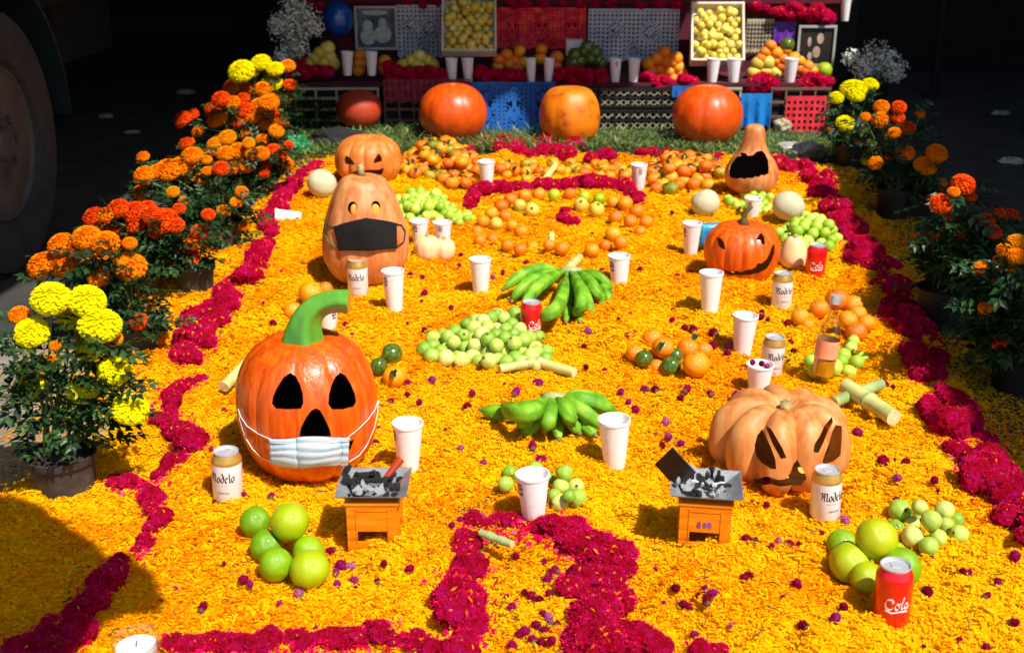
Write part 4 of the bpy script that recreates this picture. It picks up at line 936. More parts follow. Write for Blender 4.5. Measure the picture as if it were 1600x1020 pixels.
# D: carved orange pumpkin with stem
cD = [z2([(368, 250), (410, 262), (440, 300), (452, 370), (420, 365), (385, 330)], 1060, 330, 6.154), z2([(745, 275), (775, 225), (800, 210), (828, 250), (835, 318), (800, 318), (790, 280)], 1060, 330, 6.154),
      z2([(440, 560), (500, 582), (560, 570), (600, 588), (650, 565), (700, 560), (745, 535), (760, 500), (800, 505), (850, 460), (880, 400), (905, 325), (925, 320), (925, 400), (895, 480), (850, 555), (780, 590), (700, 612), (600, 618), (500, 612), (440, 590)], 1060, 330, 6.154)]
rd, pD, RD, HD = gourd('D', 'carved_pumpkin', 'orange carved pumpkin with crooked dark smile beside the blue packet', 'pumpkin', 1160, 392, 59, 46, ROUND, 14, .05, 'pk_deep', 'pk_flesh', 'pk_flesh_pale', cD, .02)
m = MB(); c0 = Vector((0, 0, HD * .93)); m.tube([c0, c0 + Vector((-.004, 0, .03)), c0 + Vector((.004, 0, .055)), c0 + Vector((.02, 0, .075))], [.022, .010, .008, .010], 8); ob('stem', m.mesh('stem', M['darkstem'], True), rd)
# E: big tan ribbed pumpkin
k = 4.706
cE = [z2([(522, 375), (552, 440), (585, 510), (618, 600), (625, 672), (585, 668), (520, 625), (478, 575), (466, 500), (485, 425)], 1080, 590, k),
      z2([(545, 350), (588, 375), (628, 445), (668, 515), (702, 588), (660, 596), (632, 545), (596, 480)], 1080, 590, k),
      z2([(1035, 285), (1042, 325), (1005, 395), (972, 475), (935, 552), (898, 545), (908, 485), (943, 432), (980, 352)], 1080, 590, k),
      z2([(1062, 345), (1108, 355), (1108, 450), (1098, 570), (1048, 612), (985, 635), (962, 620), (984, 560), (1014, 480), (1036, 400)], 1080, 590, k),
      z2([(780, 600), (800, 640), (830, 690), (850, 740), (800, 790), (720, 790), (650, 800), (590, 780), (470, 800), (455, 745), (560, 725), (640, 750), (690, 745), (730, 700), (750, 640)], 1080, 590, k)]
re_, pE, RE, HE = gourd('E', 'carved_tan_pumpkin', 'big tan ribbed pumpkin with slanted angry eyes behind the right beer can', 'pumpkin', 1223, 686, 103, 73, FLAT, 9, .2, 'pk_tan', 'pk_flesh', 'pk_flesh', cE, .022, 150, 50, 1.5, ph=.55)
m = MB(); c0 = Vector((0, 0, HE * .8)); m.tube([c0, c0 + Vector((0, 0, .02)), c0 + Vector((0, -.003, .034))], [.02, .013, .015], 7); ob('stem', m.mesh('stem', M['drystem'], True), re_)
# F: gaping bottle gourd
NECK = [(0, .03), (.45, .0), (.85, .08), (1.0, .22), (.97, .36), (.78, .5), (.55, .62), (.44, .74), (.40, .86), (.33, .96), (.16, 1.0), (0, 1.0)]
kF = 5.714
cF = [z2([(555, 335), (600, 340), (620, 365), (665, 358), (700, 325), (745, 318), (775, 345), (800, 400), (808, 470), (805, 520), (770, 540), (740, 535), (715, 555), (690, 548), (660, 565), (620, 560), (590, 572), (560, 562), (520, 570), (470, 560), (448, 520), (455, 450), (480, 395), (520, 372), (560, 365)], 1060, 180, kF)]
rf, pF, RF, HF = gourd('F', 'gaping_gourd', 'pear-shaped gourd with a wide open black mouth near the right border', 'gourd', 1176, 248, 42, 53, NECK, 0, 0, 'pk_peach', 'pk_dark', 'pk_flesh_pale', cF, .016, 110, 60)
# far whole pumpkins
for key, nm, lb, cx, cy, hw, hh, prof, nr, dep, sk in [
        ('G', 'far_pumpkin', 'shiny red-orange pumpkin left of the amber one at the altar foot', 708, 176, 54, 47, SPH, 11, .03, 'pk_far'),
        ('H', 'far_pumpkin', 'amber egg-shaped pumpkin in the middle before the altar', 890, 181, 48, 44, [(0, .05), (.4, .01), (.76, .1), (.96, .3), (1.0, .5), (.93, .74), (.74, .92), (.5, .99), (.2, .99), (0, .96)], 9, .03, 'pk_amber'),
        ('I', 'far_pumpkin', 'smooth red-orange pumpkin behind the gaping gourd', 1105, 180, 55, 49, SPH, 10, .025, 'pk_far'),
        ('J', 'dull_red_pumpkin', 'dull red pumpkin in the shade at the far left of the altar foot', 561, 171, 36, 31, SPH, 0, .0, 'pk_red')]:
    o, p, rr_, hh_ = gourd(key, nm, lb, 'pumpkin', cx, cy, hw, hh, prof, nr, dep, sk, sk, sk, seg=80, rings=30, base=GZ + (.0 if key != 'J' else .03))
    m = MB(); m.tube([(0, 0, hh_ * .9), (0, 0, hh_ * .97)], [.02, .012], 7); ob('stem', m.mesh('stem', M['drystem'], True), o)
# pale little gourds
for x, y, a, b, l in [(667, 388, 21, 20, 'small pale gourd touching the tall masked squash'), (693, 390, 19, 17, 'small round pale gourd in front of a foam cup')]:
    o, p, rr_, hh_ = gourd('g%d' % x, 'small_gourd', l, 'gourd', x, y, a, b, ROUND, 10, .05, 'whitegourd', 'whitegourd', 'whitegourd', seg=50, rings=20)
    m = MB(); m.tube([(0, 0, hh_ * .9), (.004, 0, hh_ * 1.1)], [.009, .006], 6); ob('stem', m.mesh('stem', M['drystem'], True), o)
o, p, rr_, hh_ = gourd('gw', 'pale_butternut', 'pale upright butternut squash behind the far right red can', 'squash', 1240, 394, 22, 24, PEAR, 0, 0, 'whitegourd', 'whitegourd', 'whitegourd', seg=40, rings=24)
m = MB(); m.tube([(0, 0, hh_ * .97), (.004, 0, hh_ * 1.1)], [.009, .006], 6); ob('stem', m.mesh('stem', M['drystem'], True), o)

# ------------------------------------------------------------------ banana bunches
def bunch(label, crown, tips, z0=.075, cw=20, r=.0195):
    p = G(crown[0], crown[1], z0); org = Vector((p.x, p.y, 0)); o = thing('banana_bunch', label, 'bananas', org)
    m = MB(); s = scl(p); w_ = cw / s
    m.tube([Vector((-w_, .012, z0 - .004)), Vector((-w_ * .5, -.002, z0 + .002)), Vector((0, -.006, z0 + .004)), Vector((w_ * .5, -.002, z0 + .002)), Vector((w_, .012, z0 - .004))], [.012, .014, .015, .014, .011], 9)
    ob('crown', m.mesh('crown', M['crown'], True), o)
    for k, (tx, ty, tz, cx_, cy_, cz_, rs) in enumerate(tips):
        E = G(tx, ty, tz) - org; C_ = G(cx_, cy_, cz_) - org; u = k / (len(tips) - 1)
        S0 = Vector(((u - .5) * 2 * w_ * .9, 0, z0))
        pts = bez(S0, C_, E, 12); v = []; f = []; n = 15
        for i, q in enumerate(pts):
            t = i / 12; rad_ = r * rs * (.33 + .67 * min(1, max(0, (t - .08) / .22)) ** .7) * (1 if t < .75 else (1 - ((t - .75) / .25) ** 2 * .68))
            tg = (pts[min(i + 1, 12)] - pts[max(i - 1, 0)]).normalized(); a_ = tg.cross(Vector((0, 0, 1))).normalized(); b_ = a_.cross(tg)
            for j in range(n):
                an = 2 * pi * j / n; rr = rad_ * (1 + .10 * cos(5 * an)); v.append(q + (a_ * cos(an) + b_ * sin(an)) * rr)
        for i in range(12):
            for j in range(n): f.append((i * n + j, i * n + (j + 1) % n, (i + 1) * n + (j + 1) % n, (i + 1) * n + j))
        f.append(tuple(12 * n + j for j in range(n))); f.append(tuple(range(n))[::-1])
        b = ob('banana', mk('banana', v, f, [M['banana']], True), o)
        tg = (pts[-1] - pts[-2]).normalized(); mm_ = MB(); mm_.tube([pts[-1] - tg * .002, pts[-1] + tg * .007], [r * .36, r * .26], 7); ob('tip', mm_.mesh('tip', M['banana_tip'], True), b)
    return o
# tips: (tip px, py, z, control px, py, z, thickness), listed left to right along the crown
bunch('far bunch of green bananas between two foam cups', (893, 424),
      [(787, 452, .05, 830, 408, .12, .95), (800, 470, .018, 822, 430, .09, .9), (818, 478, .05, 838, 440, .1, 1.05), (842, 492, .05, 880, 500, .10, 1.1), (875, 488, .02, 870, 462, .03, .8), (897, 492, .02, 925, 470, .11, 1.05),
       (884, 503, .014, 888, 470, .02, .8), (906, 503, .014, 905, 470, .02, .8), (925, 490, .02, 910, 455, .07, .95), (936, 470, .03, 930, 440, .1, .95), (952, 470, .02, 940, 430, .06, .85), (955, 455, .03, 940, 425, .09, .85), (945, 480, .015, 930, 450, .03, .8)], .075, 17)
bunch('near bunch of green bananas beside the full foam cup', (866, 622),
      [(752, 640, .03, 800, 655, .02, .95), (786, 633, .06, 826, 665, .12, 1.15), (812, 668, .03, 830, 640, .11, 1.0), (812, 676, .018, 838, 672, .03, .85), (852, 672, .045, 862, 645, .09, 1.0), (873, 686, .018, 870, 655, .03, .75),
       (896, 662, .05, 886, 638, .1, 1.0), (905, 676, .02, 886, 650, .05, .85), (930, 680, .018, 905, 655, .03, .85), (940, 668, .025, 905, 632, .09, 1.0), (962, 645, .035, 915, 618, .1, 1.0), (950, 630, .04, 905, 612, .09, .95)], .075, 17)

# ------------------------------------------------------------------ sugar cane pieces
def cane(label, a, b, rpx, za=.02, zb=.02, nodes=(.5,), mt='cane', dark=False):
    p0 = G(a[0], a[1], za); p1 = G(b[0], b[1], zb); r = rpx / scl((p0 + p1) / 2); o = thing('sugarcane_piece', label, 'sugar cane', p0)
    d = p1 - p0; L = d.length; pts = []; rad_ = []; N = 24
    for i in range(N + 1):
        t = i / N; k = 1 + .16 * sum(math.exp(-((t - q) * L / .008) ** 2) for q in nodes); pts.append(d * t); rad_.append(r * k)
    m = MB(); m.tube(pts, rad_, 16, cap=False); ob('stalk', m.mesh('stalk', M[mt], True), o)
    for q in nodes: m = MB(); m.tube([d * (q - .004 / L), d * (q + .004 / L)], r * 1.19, 16); ob('node_ring', m.mesh('node_ring', M['crown']), o)
    u = d.normalized()
    for q, s_ in ((Vector((0, 0, 0)), -1), (d, 1)): m = MB(); m.tube([q - u * .001 * s_, q + u * .0015 * s_], r * .97, 16); ob('cut_end', m.mesh('cut_end', M['cane_end']), o)
    return o
cane('sugarcane piece leaning out from behind the jack-o-lantern left side', (350, 604), (402, 552), 9, .02, .05, (.7,))
cane('sugarcane piece at the left, in front of the guava heap', (781, 576), (832, 566), 7, .018, .02, (.85,))
cane('sugarcane piece pointing right in front of the guava heap', (836, 564), (897, 582), 8, .02, .018, (.1,))
cane('thick green sugarcane piece near the right border', (1322, 603), (1396, 652), 13, .03, .025, (.5,), 'cane')
cane('grey green sugarcane piece crossing under the thick one', (1303, 628), (1376, 600), 9, .014, .02, (.3,), 'cane_dark')
cane('short sugarcane piece behind the far banana crown', (884, 424), (905, 403), 7, .05, .03, (.4,))
cane('thin upright sugarcane piece among the far mandarins', (848, 285), (868, 258), 5, .02, .05, (.5,))
cane('short pale stick lying in the top left of the cross', (752, 832), (800, 850), 6, .02, .02, (.3, .7), 'cane_dark')
cane('short pale cane standing inside the ring of oranges', (860, 385), (862, 366), 5, .02, .05, (.5,))

# ------------------------------------------------------------------ incense burners
def burner(label, px, by, rz, s, lid, mostly_ash, group='wooden incense burners'):
    q = G(px, by, 0); p = G(px, by, -.006); o = thing('incense_burner', label, 'incense burner', p + Vector((0, .05 * s, 0)), rz, group); o.scale = (s, s, s)
    W, D, H = .105, .10, .105; t = .008
    def panel(name, w_, rot, hole=True):
        m = MB()
        m.box((-(w_ / 2 - .009), 0, H / 2), (.018, t, H)); m.box(((w_ / 2 - .009), 0, H / 2), (.018, t, H))
        m.box((0, 0, H - .03), (w_ - .036, t, .06)); m.box((0, 0, .012), (w_ - .036, t * .9, .012))
        m.box((-(w_ / 2 - .02), -t * .5, H / 2 + .005), (.003, .003, H * .75)); m.box(((w_ / 2 - .02), -t * .5, H / 2 + .005), (.003, .003, H * .75)); m.box((0, -t * .5, H - .012), (w_ - .04, .003, .003))
        me = m.mesh(name, M['wood_or']); return me
    for k, (x, y, a, w_) in enumerate([(0, -D / 2, 0, W), (0, D / 2, pi, W), (-W / 2 + t / 2 - .001, 0, -pi / 2, D - 2 * t), (W / 2 - t / 2 + .001, 0, pi / 2, D - 2 * t)]):
        ob('side_panel', panel('side_panel', w_, 0), o, loc=(x, y, 0), rot=(0, 0, a))
    m = MB(); m.box((0, 0, H + .003), (W + .008, D + .012, .006)); ob('top_board', m.mesh('top_board', M['wood_or']), o)
    if mostly_ash:
        m = MB()
        for x in (-.012, 0, .01): m.box((x, -D / 2 - .005, H - .042), (.007, .0008, .011 + abs(x) * .2))
        ob('printed_mark', m.mesh('printed_mark', M['mark']), o)
    # flared tin tray
    def ring(w_, d_, z): return [Vector((-w_, -d_, z)), Vector((w_, -d_, z)), Vector((w_, d_, z)), Vector((-w_, d_, z))]
    R0 = ring(.044, .04, H + .007); R1 = ring(.074, .066, H + .026); R2 = ring(.0715, .0635, H + .0255); R3 = ring(.0425, .0385, H + .010)
    v = R0 + R1 + R2 + R3; f = []
    for a in range(3):
        for i in range(4): f.append((a * 4 + i, a * 4 + (i + 1) % 4, a * 4 + 4 + (i + 1) % 4, a * 4 + 4 + i))
    f += [(3, 2, 1, 0), (12, 13, 14, 15)]
    ob('tray', mk('tray', v, f, [M['steel']]), o)
    if lid:
        m = MB(); m.box((0, 0, 0), (.07, .003, .075)); ob('lid_plate', m.mesh('lid_plate', M['blackmetal']), o, loc=(-.066, -.005, H + .058), rot=(radians(12), radians(38), radians(-25)))
    def chunk(seed, mt):
        bm = bmesh.new(); bmesh.ops.create_icosphere(bm, subdivisions=2, radius=1)
        for v_ in bm.verts: v_.co *= 1 + .5 * noise.noise(v_.co * 1.5 + Vector((seed * 9, 0, 0))); v_.co.z *= .7
        me = bpy.data.meshes.new('chunk'); bm.to_mesh(me); bm.free(); me.materials.append(M[mt]); return me
    CH_ = [chunk(i, 'coal') for i in range(3)]; AS = [chunk(i + 5, 'ash') for i in range(3)]
    rr = random.Random(int(px))
    for i in range(34):
        x, y = rr.uniform(-.06, .06), rr.uniform(-.052, .052); ash = rr.random() < (.8 if mostly_ash else .22)
        z = H + .012 + max(0, (max(abs(x) - .03, abs(y) - .028, 0)) * .6) + rr.uniform(0, .010)
        if mostly_ash and x > .035 and ash: continue
        ob('ash_lump' if ash else 'charcoal_piece', rr.choice(AS if ash else CH_), o, loc=(x, y, z), rot=rrot(rr), scale=(rr.uniform(.008, .014), rr.uniform(.007, .011), rr.uniform(.006, .01)))
    for i in range(6):
        m = MB(); m.box((0, 0, 0), (.05, .007, .006)); ob('charcoal_stick', m.mesh('charcoal_stick', M['coal' if (i % 3 or not mostly_ash) else 'ash']), o, loc=(rr.uniform(-.03, .03), rr.uniform(-.03, .03), H + .032), rot=(rr.uniform(-.3, .3), rr.uniform(-.4, .4), rr.uniform(0, 6)))
    return o
b1 = burner('orange wooden incense burner with black charcoal in its tin tray, left of the cross', 584, 858, 0.0, .97, False, False)
m = MB(); m.tube([(.02, .01, .13), (.055, .03, .17)], [.006, .009], 7); ob('charcoal_stick', m.mesh('charcoal_stick', M['pk_red']), b1)
b2 = burner('orange wooden incense burner with white ash and a black lid plate, right of the cross', 1104, 860, -.14, .97, True, True)

# ------------------------------------------------------------------ candle, bottle, packet
p = G(211, 996, .09); p.z = -.004; o = thing('glass_candle', 'white candle in a clear glass tumbler at the bottom left edge', 'candle', p)
RCn = 37 / scl(G(211, 996, .09))
m = MB(); m.lathe([(0, 0), (RCn * .86, 0), (RCn * .9, .004), (RCn, .094), (RCn - .0008, .096), (RCn - .003, .094), (RCn * .9 - .0035, .012), (0, .012)], 48); ob('glass', m.mesh('glass', M['glass'], ang=50), o)
m = MB(); m.lathe([(0, .013), (RCn * .9 - .0045, .013), (RCn - .0052, .077), (RCn - .007, .0785), (RCn * .5, .0775), (0, .0775)], 44); ob('wax', m.mesh('wax', M['wax'], ang=50), o)
m = MB(); m.tube([(0, 0, .077), (.001, 0, .084), (.003, 0, .089)], .0012, 6); ob('wick', m.mesh('wick', M['coal']), o)
p = G(1284, 590, -.004); o = thing('glass_bottle', 'clear glass bottle with a silver cap and peach label by the orange pile', 'bottle', p); o.rotation_euler = (radians(-3), radians(5), 0)
s_ = scl(p); hB = .235
m = MB(); m.lathe([(0, .003), (.024, 0), (.030, .004), (.031, .02), (.031, .125), (.026, .148), (.0135, .172), (.0125, .212), (.0138, .216), (.011, .217), (.0108, .172), (.024, .147), (.0295, .124), (.0295, .01), (0, .008)], 32); ob('bottle_glass', m.mesh('bottle_glass', M['glass'], ang=50), o)
m = MB(); m.lathe([(0, .0085), (.0288, .011), (.0288, .055), (0, .055)], 32); ob('liquid', m.mesh('liquid', M['liquid'], ang=50), o)
m = MB(); m.lathe([(.0314, .062), (.0316, .062), (.0316, .112), (.0314, .112)], 32); m.f = m.f[:96]; m.mi = m.mi[:96]; ob('paper_label', m.mesh('paper_label', M['pinklabel'], ang=50), o)
m = MB(); m.lathe([(0, .235), (.014, .235), (.0145, .231), (.0145, .213), (.0135, .213)], 24); ob('cap', m.mesh('cap', M['silver'], ang=40), o)
p = G(1107, 384, 0); o = thing('blue_packet', 'small blue packet standing between a foam cup and the carved orange pumpkin', 'packet', p, .1)
bm = bmesh.new(); bmesh.ops.create_grid(bm, x_segments=10, y_segments=12, size=1)
top = [v_.co.copy() for v_ in bm.verts]; bm.free()
m = MB(); n = 11; mmv = []
for sgn in (-1, 1):
    for j in range(13):
        for i in range(11):
            x, z = i / 10 - .5, j / 12; y = sgn * .016 * math.sqrt(max(0, (1 - (2 * x) ** 2) * (1 - (2 * z - 1) ** 4))) ; mmv.append((x * .075, y + .002 * noise.noise(Vector((x * 9, z * 9, sgn))), z * .085))
fs = [(k * 143 + j * 11 + i, k * 143 + j * 11 + i + 1, k * 143 + (j + 1) * 11 + i + 1, k * 143 + (j + 1) * 11 + i) for k in range(2) for j in range(12) for i in range(10)]
m.add(mmv, fs); ob('foil', m.mesh('foil', M['bluepack'], True), o)
m = MB(); m.box((0, 0, .0865), (.075, .0012, .007)); ob('crimped_seal', m.mesh('crimped_seal', M['bluepack']), o)
# ------------------------------------------------------------------ potted marigolds
def pompom(seed, mt, N=330):
    rr = random.Random(seed); m = MB()
    for k in range(N):
        z = 1 - 1.62 * (k + .5) / N; a = k * 2.39996 + rr.uniform(-.2, .2); s = math.sqrt(max(0, 1 - z * z)); d = Vector((s * cos(a), s * sin(a), z))
        t = d.cross(Vector((0, 0, 1))); t = (t if t.length > .1 else Vector((1, 0, 0))).normalized(); u = t.cross(d)
        if u.z > 0: u = -u
        t = Matrix.Rotation(rr.uniform(-.5, .5), 3, d) @ t; w_ = rr.uniform(.09, .14); c = Vector((d.x, d.y, d.z * .72))
        b0 = c * .7; b1 = c * rr.uniform(.93, 1.0) ; b2 = b1 + u * rr.uniform(.06, .15) + d * .08
        m.add([b0 - t * w_ * .6, b0 + t * w_ * .6, b1 + t * w_, b2 + t * w_ * .7, b2 - t * w_ * .7, b1 - t * w_], [(0, 1, 2, 5), (5, 2, 3, 4)])
    c = uvs(12, 8, .7, name='c'); m.add([q.co * .88 for q in c.vertices], [tuple(q.vertices) for q in c.polygons])
    return m.mesh('flower', M[mt])
POM = {k: [pompom(i + 1, k) for i in range(3)] for k in ('yellow_fl', 'orange_fl', 'red_fl', 'amber_fl')}
def pinnate(n=5, L=1.0):
    """feathery compound leaf"""
    m = MB(); m.tube([(0, 0, 0), (0, L * .5, .04), (0, L, 0)], .012, 3)
    def lf(b, d, l):
        s = Vector((0, 0, 1)).cross(d).normalized() * l * .26
        m.add([b, b + d * l * .45 - s + Vector((0, 0, .03)), b + d * l - Vector((0, 0, l * .15)), b + d * l * .45 + s + Vector((0, 0, .03)), b + d * l * .5 - Vector((0, 0, .01))], [(0, 4, 1), (1, 4, 2), (0, 3, 4), (3, 2, 4)])
    for i in range(n):
        y = L * (.2 + .7 * i / (n - 1)); l = L * (.5 - .03 * i)
        for sx in (-1, 1): lf(Vector((0, y, .02)), Vector((sx * .8, .6, 0)).normalized(), l)
    lf(Vector((0, L * .95, 0)), Vector((0, 1, 0)), L * .4)
    return m
PIN = pinnate(3); PINM = PIN.mesh('leaf', M['leaf'])
def potmesh(r, h, mt='pot'):
    m = MB(); m.lathe([(0, 0), (r * .78, 0), (r * .8, .004), (r * .94, h * .84), (r * 1.02, h * .85), (r * 1.04, h * .99), (r * 1.0, h), (r * .93, h * .98), (r * .9, h * .86), (0, h * .86)], 40)
    return m.mesh('pot_body', M[mt], ang=35)
SOILM = uvs(20, 10, .25, .1, 3, [M['soil']], 'soil')
def marigold(label, base, r_pot, h_pot, heads, nleaf, lsize, big=False, yoff=(0, 0), group='potted marigolds', fz=None, spread=1.15, extra=0, boost=1.0):
    """heads: (px, py, radius px, colour)"""
    p = G(base[0], base[1], GZ + .002); p = p + Vector((0, r_pot * .8, 0)); o = thing('potted_marigold', label, 'potted flowers', p, 0, group)
    pot = ob('pot', potmesh(r_pot, h_pot, 'shaded_pot' if 'shaded' in label else 'pot'), o); ob('soil', SOILM, pot, loc=(0, 0, h_pot * .88), scale=r_pot * .9)
    rr = random.Random(int(base[0] * 3 + base[1])); tops = []
    if extra:
        xs_ = [h[0] for h in heads]; ys_ = [h[1] for h in heads]; got = list(heads); n_ = extra; tries = 0
        while n_ and tries < 900:
            tries += 1; x, y = rr.gauss(sum(xs_) / len(xs_), (max(xs_) - min(xs_)) * .34), rr.uniform(min(ys_) - 4, max(ys_) + 34); r = rr.uniform(.6, .95) * sum(h[2] for h in heads) / len(heads)
            if x < min(xs_) - 8 or x > max(xs_) + 14 or any(math.hypot(x - h[0], y - h[1]) < (r + h[2]) * .72 for h in got): continue
            if not any(math.hypot(x - h[0], y - h[1]) < 42 for h in heads): continue
            got.append((x, y, r, rr.choice(heads)[3] if 'shaded' in label or 'dense' in label else rr.choice((O_, O_, A_, O_, D_)))); n_ -= 1
        heads = got
    for x, y, r, c in heads:
        r *= boost
        q = V(x, y, p.y + rr.uniform(*yoff)); R_ = r / scl(q); q = q + Vector((0, 0, 0))
        loc = q - p; loc.z = max(loc.z, .03); tops.append((loc, R_))
        d = Vector((loc.x * .6, loc.y * .5 - .12, .35)).normalized()
        ob('flower', rr.choice(POM[c]), o, loc=loc, rot=d.to_track_quat('Z', 'Y').to_euler(), scale=(R_ * rr.uniform(1, 1.12), R_ * rr.uniform(1, 1.12), R_ * rr.uniform(.95, 1.15)))
    m = MB(); root = Vector((0, 0, h_pot * .85)); fol = []
    for loc, R_ in tops:
        s0 = root + Vector((rr.uniform(-.4, .4) * r_pot, rr.uniform(-.4, .4) * r_pot, 0)); md_ = (s0 + loc) / 2 + Vector((rr.uniform(-.02, .02), rr.uniform(-.01, .03), .02))
        e = loc - Vector((0, 0, R_ * .45)); pts = bez(s0, md_, e, 5); m.tube(pts, [.004, .0036, .0033, .003, .003, .005], 5, cap=False)
        for t in (.35, .5, .65, .8, .92): fol.append(s0 * (1 - t) ** 2 + md_ * 2 * t * (1 - t) + e * t * t)
    ob('stems', m.mesh('stems', M['stem'], True), o)
    lm = MB(); nb = 0
    for k in range(nleaf):
        c = rr.choice(fol) + Vector((rr.gauss(0, .022), rr.gauss(0, .022), rr.gauss(0, .018))) * spread; c.z = max(c.z, h_pot * .8 if math.hypot(c.x, c.y) < r_pot else .02)
        out = Vector((c.x, c.y, 0)); out = out.normalized() if out.length > .02 else Vector((rr.uniform(-1, 1), rr.uniform(-1, 1), 0))
        d = (out + Vector((rr.uniform(-.9, .9), rr.uniform(-.9, .9), rr.uniform(-.5, .5)))).normalized()
        q = (d.to_track_quat('Y', 'Z').to_matrix() @ Matrix.Rotation(rr.uniform(-.6, .6), 3, 'Y')); s = lsize * rr.uniform(.6, 1.2)
        if big and nb < 70 and c.y < .03: ob('leaf', PINM, o, loc=c, rot=q.to_euler(), scale=s); nb += 1
        else: lm.add([q @ (Vector(v_) * s) + c for v_ in PIN.v], PIN.f)
    fo = ob('foliage', lm.mesh('foliage', M['leaf']), o); fo['kind'] = 'stuff'
    return o
Y_, O_, D_, A_ = 'yellow_fl', 'orange_fl', 'red_fl', 'amber_fl'
marigold('nearest potted marigold with ten large lemon yellow pompoms', (90, 798), .075, .115,
         [(79, 466, 28, Y_), (136, 470, 27, Y_), (112, 497, 22, Y_), (156, 508, 29, Y_), (50, 519, 25, Y_), (139, 546, 18, Y_), (177, 528, 14, A_), (179, 578, 23, Y_), (47, 604, 25, Y_), (130, 608, 23, Y_), (203, 638, 26, Y_), (30, 492, 15, O_), (88, 540, 10, O_), (85, 560, 9, A_)], 230, .06, True, (-.05, .03))
marigold('potted marigold with round orange pompoms right behind the yellow one', (215, 560), .07, .11,
         [(95, 381, 18, O_), (67, 415, 22, O_), (98, 413, 20, O_), (135, 371, 20, O_), (165, 380, 20, O_), (165, 402, 19, O_), (140, 416, 15, O_), (155, 434, 16, O_), (203, 417, 22, O_), (190, 405, 12, A_), (243, 528, 13, O_), (226, 478, 13, A_), (105, 400, 12, O_), (170, 445, 10, O_)], 300, .06, False, (-.08, .1), extra=5, boost=1.06)
marigold('potted marigold with a dense dark red-orange flower mass', (300, 470), .07, .11,
         [(147, 340, 16, D_), (185, 326, 15, D_), (210, 330, 15, D_), (216, 348, 17, D_), (185, 360, 17, D_), (255, 345, 19, D_), (237, 336, 14, D_), (230, 325, 12, D_), (167, 335, 12, O_), (282, 385, 13, D_), (275, 352, 12, D_), (200, 372, 12, D_), (160, 352, 12, D_), (300, 378, 12, O_), (268, 400, 10, O_), (312, 362, 12, D_), (245, 362, 12, D_), (172, 375, 12, D_)], 320, .062, False, (-.08, .08), extra=10, boost=1.12)
marigold('potted marigold with scattered amber flowers beside the far border', (345, 395), .075, .12,
         [(220, 302, 13, O_), (225, 274, 14, O_), (245, 268, 13, O_), (262, 266, 18, O_), (282, 260, 15, O_), (300, 243, 15, O_), (300, 330, 13, A_), (316, 320, 13, A_), (332, 306, 11, A_), (290, 285, 10, A_), (312, 280, 10, O_), (350, 330, 10, O_), (378, 300, 9, O_), (270, 300, 9, A_), (345, 352, 9, A_)], 380, .065, False, (-.1, .1), extra=16, boost=1.1)
marigold('potted marigold with many small orange flowers in the middle of the left row', (395, 318), .075, .12,
         [(290, 225, 10, D_), (330, 248, 12, O_), (352, 240, 12, O_), (372, 236, 13, O_), (340, 262, 11, A_), (362, 262, 11, O_), (385, 258, 12, O_), (400, 270, 9, O_), (335, 225, 10, A_), (395, 240, 10, O_), (375, 285, 9, O_), (408, 240, 11, O_), (428, 235, 10, D_), (440, 243, 9, D_), (320, 242, 9, O_), (355, 215, 12, A_), (415, 256, 9, D_), (310, 255, 8, A_)], 320, .06, False, (-.1, .1), extra=16, boost=1.12)
marigold('potted marigold with fine red-orange flowers near the back of the left row', (425, 272), .075, .12,
         [(285, 187, 13, D_), (300, 180, 10, D_), (340, 185, 14, O_), (345, 155, 12, D_), (362, 162, 12, O_), (380, 172, 13, D_), (395, 182, 12, O_), (372, 190, 11, D_), (405, 165, 12, O_), (420, 160, 13, O_), (400, 200, 11, D_), (418, 192, 13, O_), (432, 205, 10, A_), (385, 210, 10, O_), (360, 205, 10, O_), (330, 170, 10, D_), (410, 218, 9, O_), (440, 192, 9, D_), (425, 178, 9, D_)], 280, .06, False, (-.1, .1), extra=14, boost=1.12)
marigold('potted marigold at the back of the left row with small yellow pompoms', (440, 240), .075, .12,
         [(377, 112, 17, Y_), (408, 98, 14, Y_), (430, 108, 12, Y_), (424, 130, 14, Y_), (395, 112, 10, Y_), (446, 155, 9, A_), (434, 180, 12, Y_), (362, 136, 14, O_), (388, 146, 18, O_), (410, 140, 12, O_), (420, 158, 14, O_), (402, 155, 12, O_)], 240, .06, False, (-.08, .08), extra=6, boost=1.1)
g_ = 'shaded marigolds on the right'
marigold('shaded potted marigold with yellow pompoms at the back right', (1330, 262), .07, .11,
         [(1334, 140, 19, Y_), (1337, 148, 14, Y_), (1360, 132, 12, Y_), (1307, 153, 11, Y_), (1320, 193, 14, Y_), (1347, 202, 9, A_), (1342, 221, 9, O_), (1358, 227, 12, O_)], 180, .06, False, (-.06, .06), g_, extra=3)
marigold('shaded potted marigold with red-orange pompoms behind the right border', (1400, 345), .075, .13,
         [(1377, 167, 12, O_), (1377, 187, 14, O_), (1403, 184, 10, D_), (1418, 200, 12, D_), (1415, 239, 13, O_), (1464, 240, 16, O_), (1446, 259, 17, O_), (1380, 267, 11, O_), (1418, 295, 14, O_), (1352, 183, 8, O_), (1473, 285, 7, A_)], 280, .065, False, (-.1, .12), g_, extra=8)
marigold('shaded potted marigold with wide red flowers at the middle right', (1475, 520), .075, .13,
         [(1470, 318, 16, D_), (1505, 288, 18, D_), (1490, 300, 9, O_), (1456, 371, 11, O_), (1498, 364, 9, D_), (1580, 338, 14, D_), (1540, 345, 14, D_), (1502, 412, 9, D_), (1520, 350, 10, D_), (1552, 362, 13, D_)], 340, .07, False, (-.1, .15), g_, extra=8)
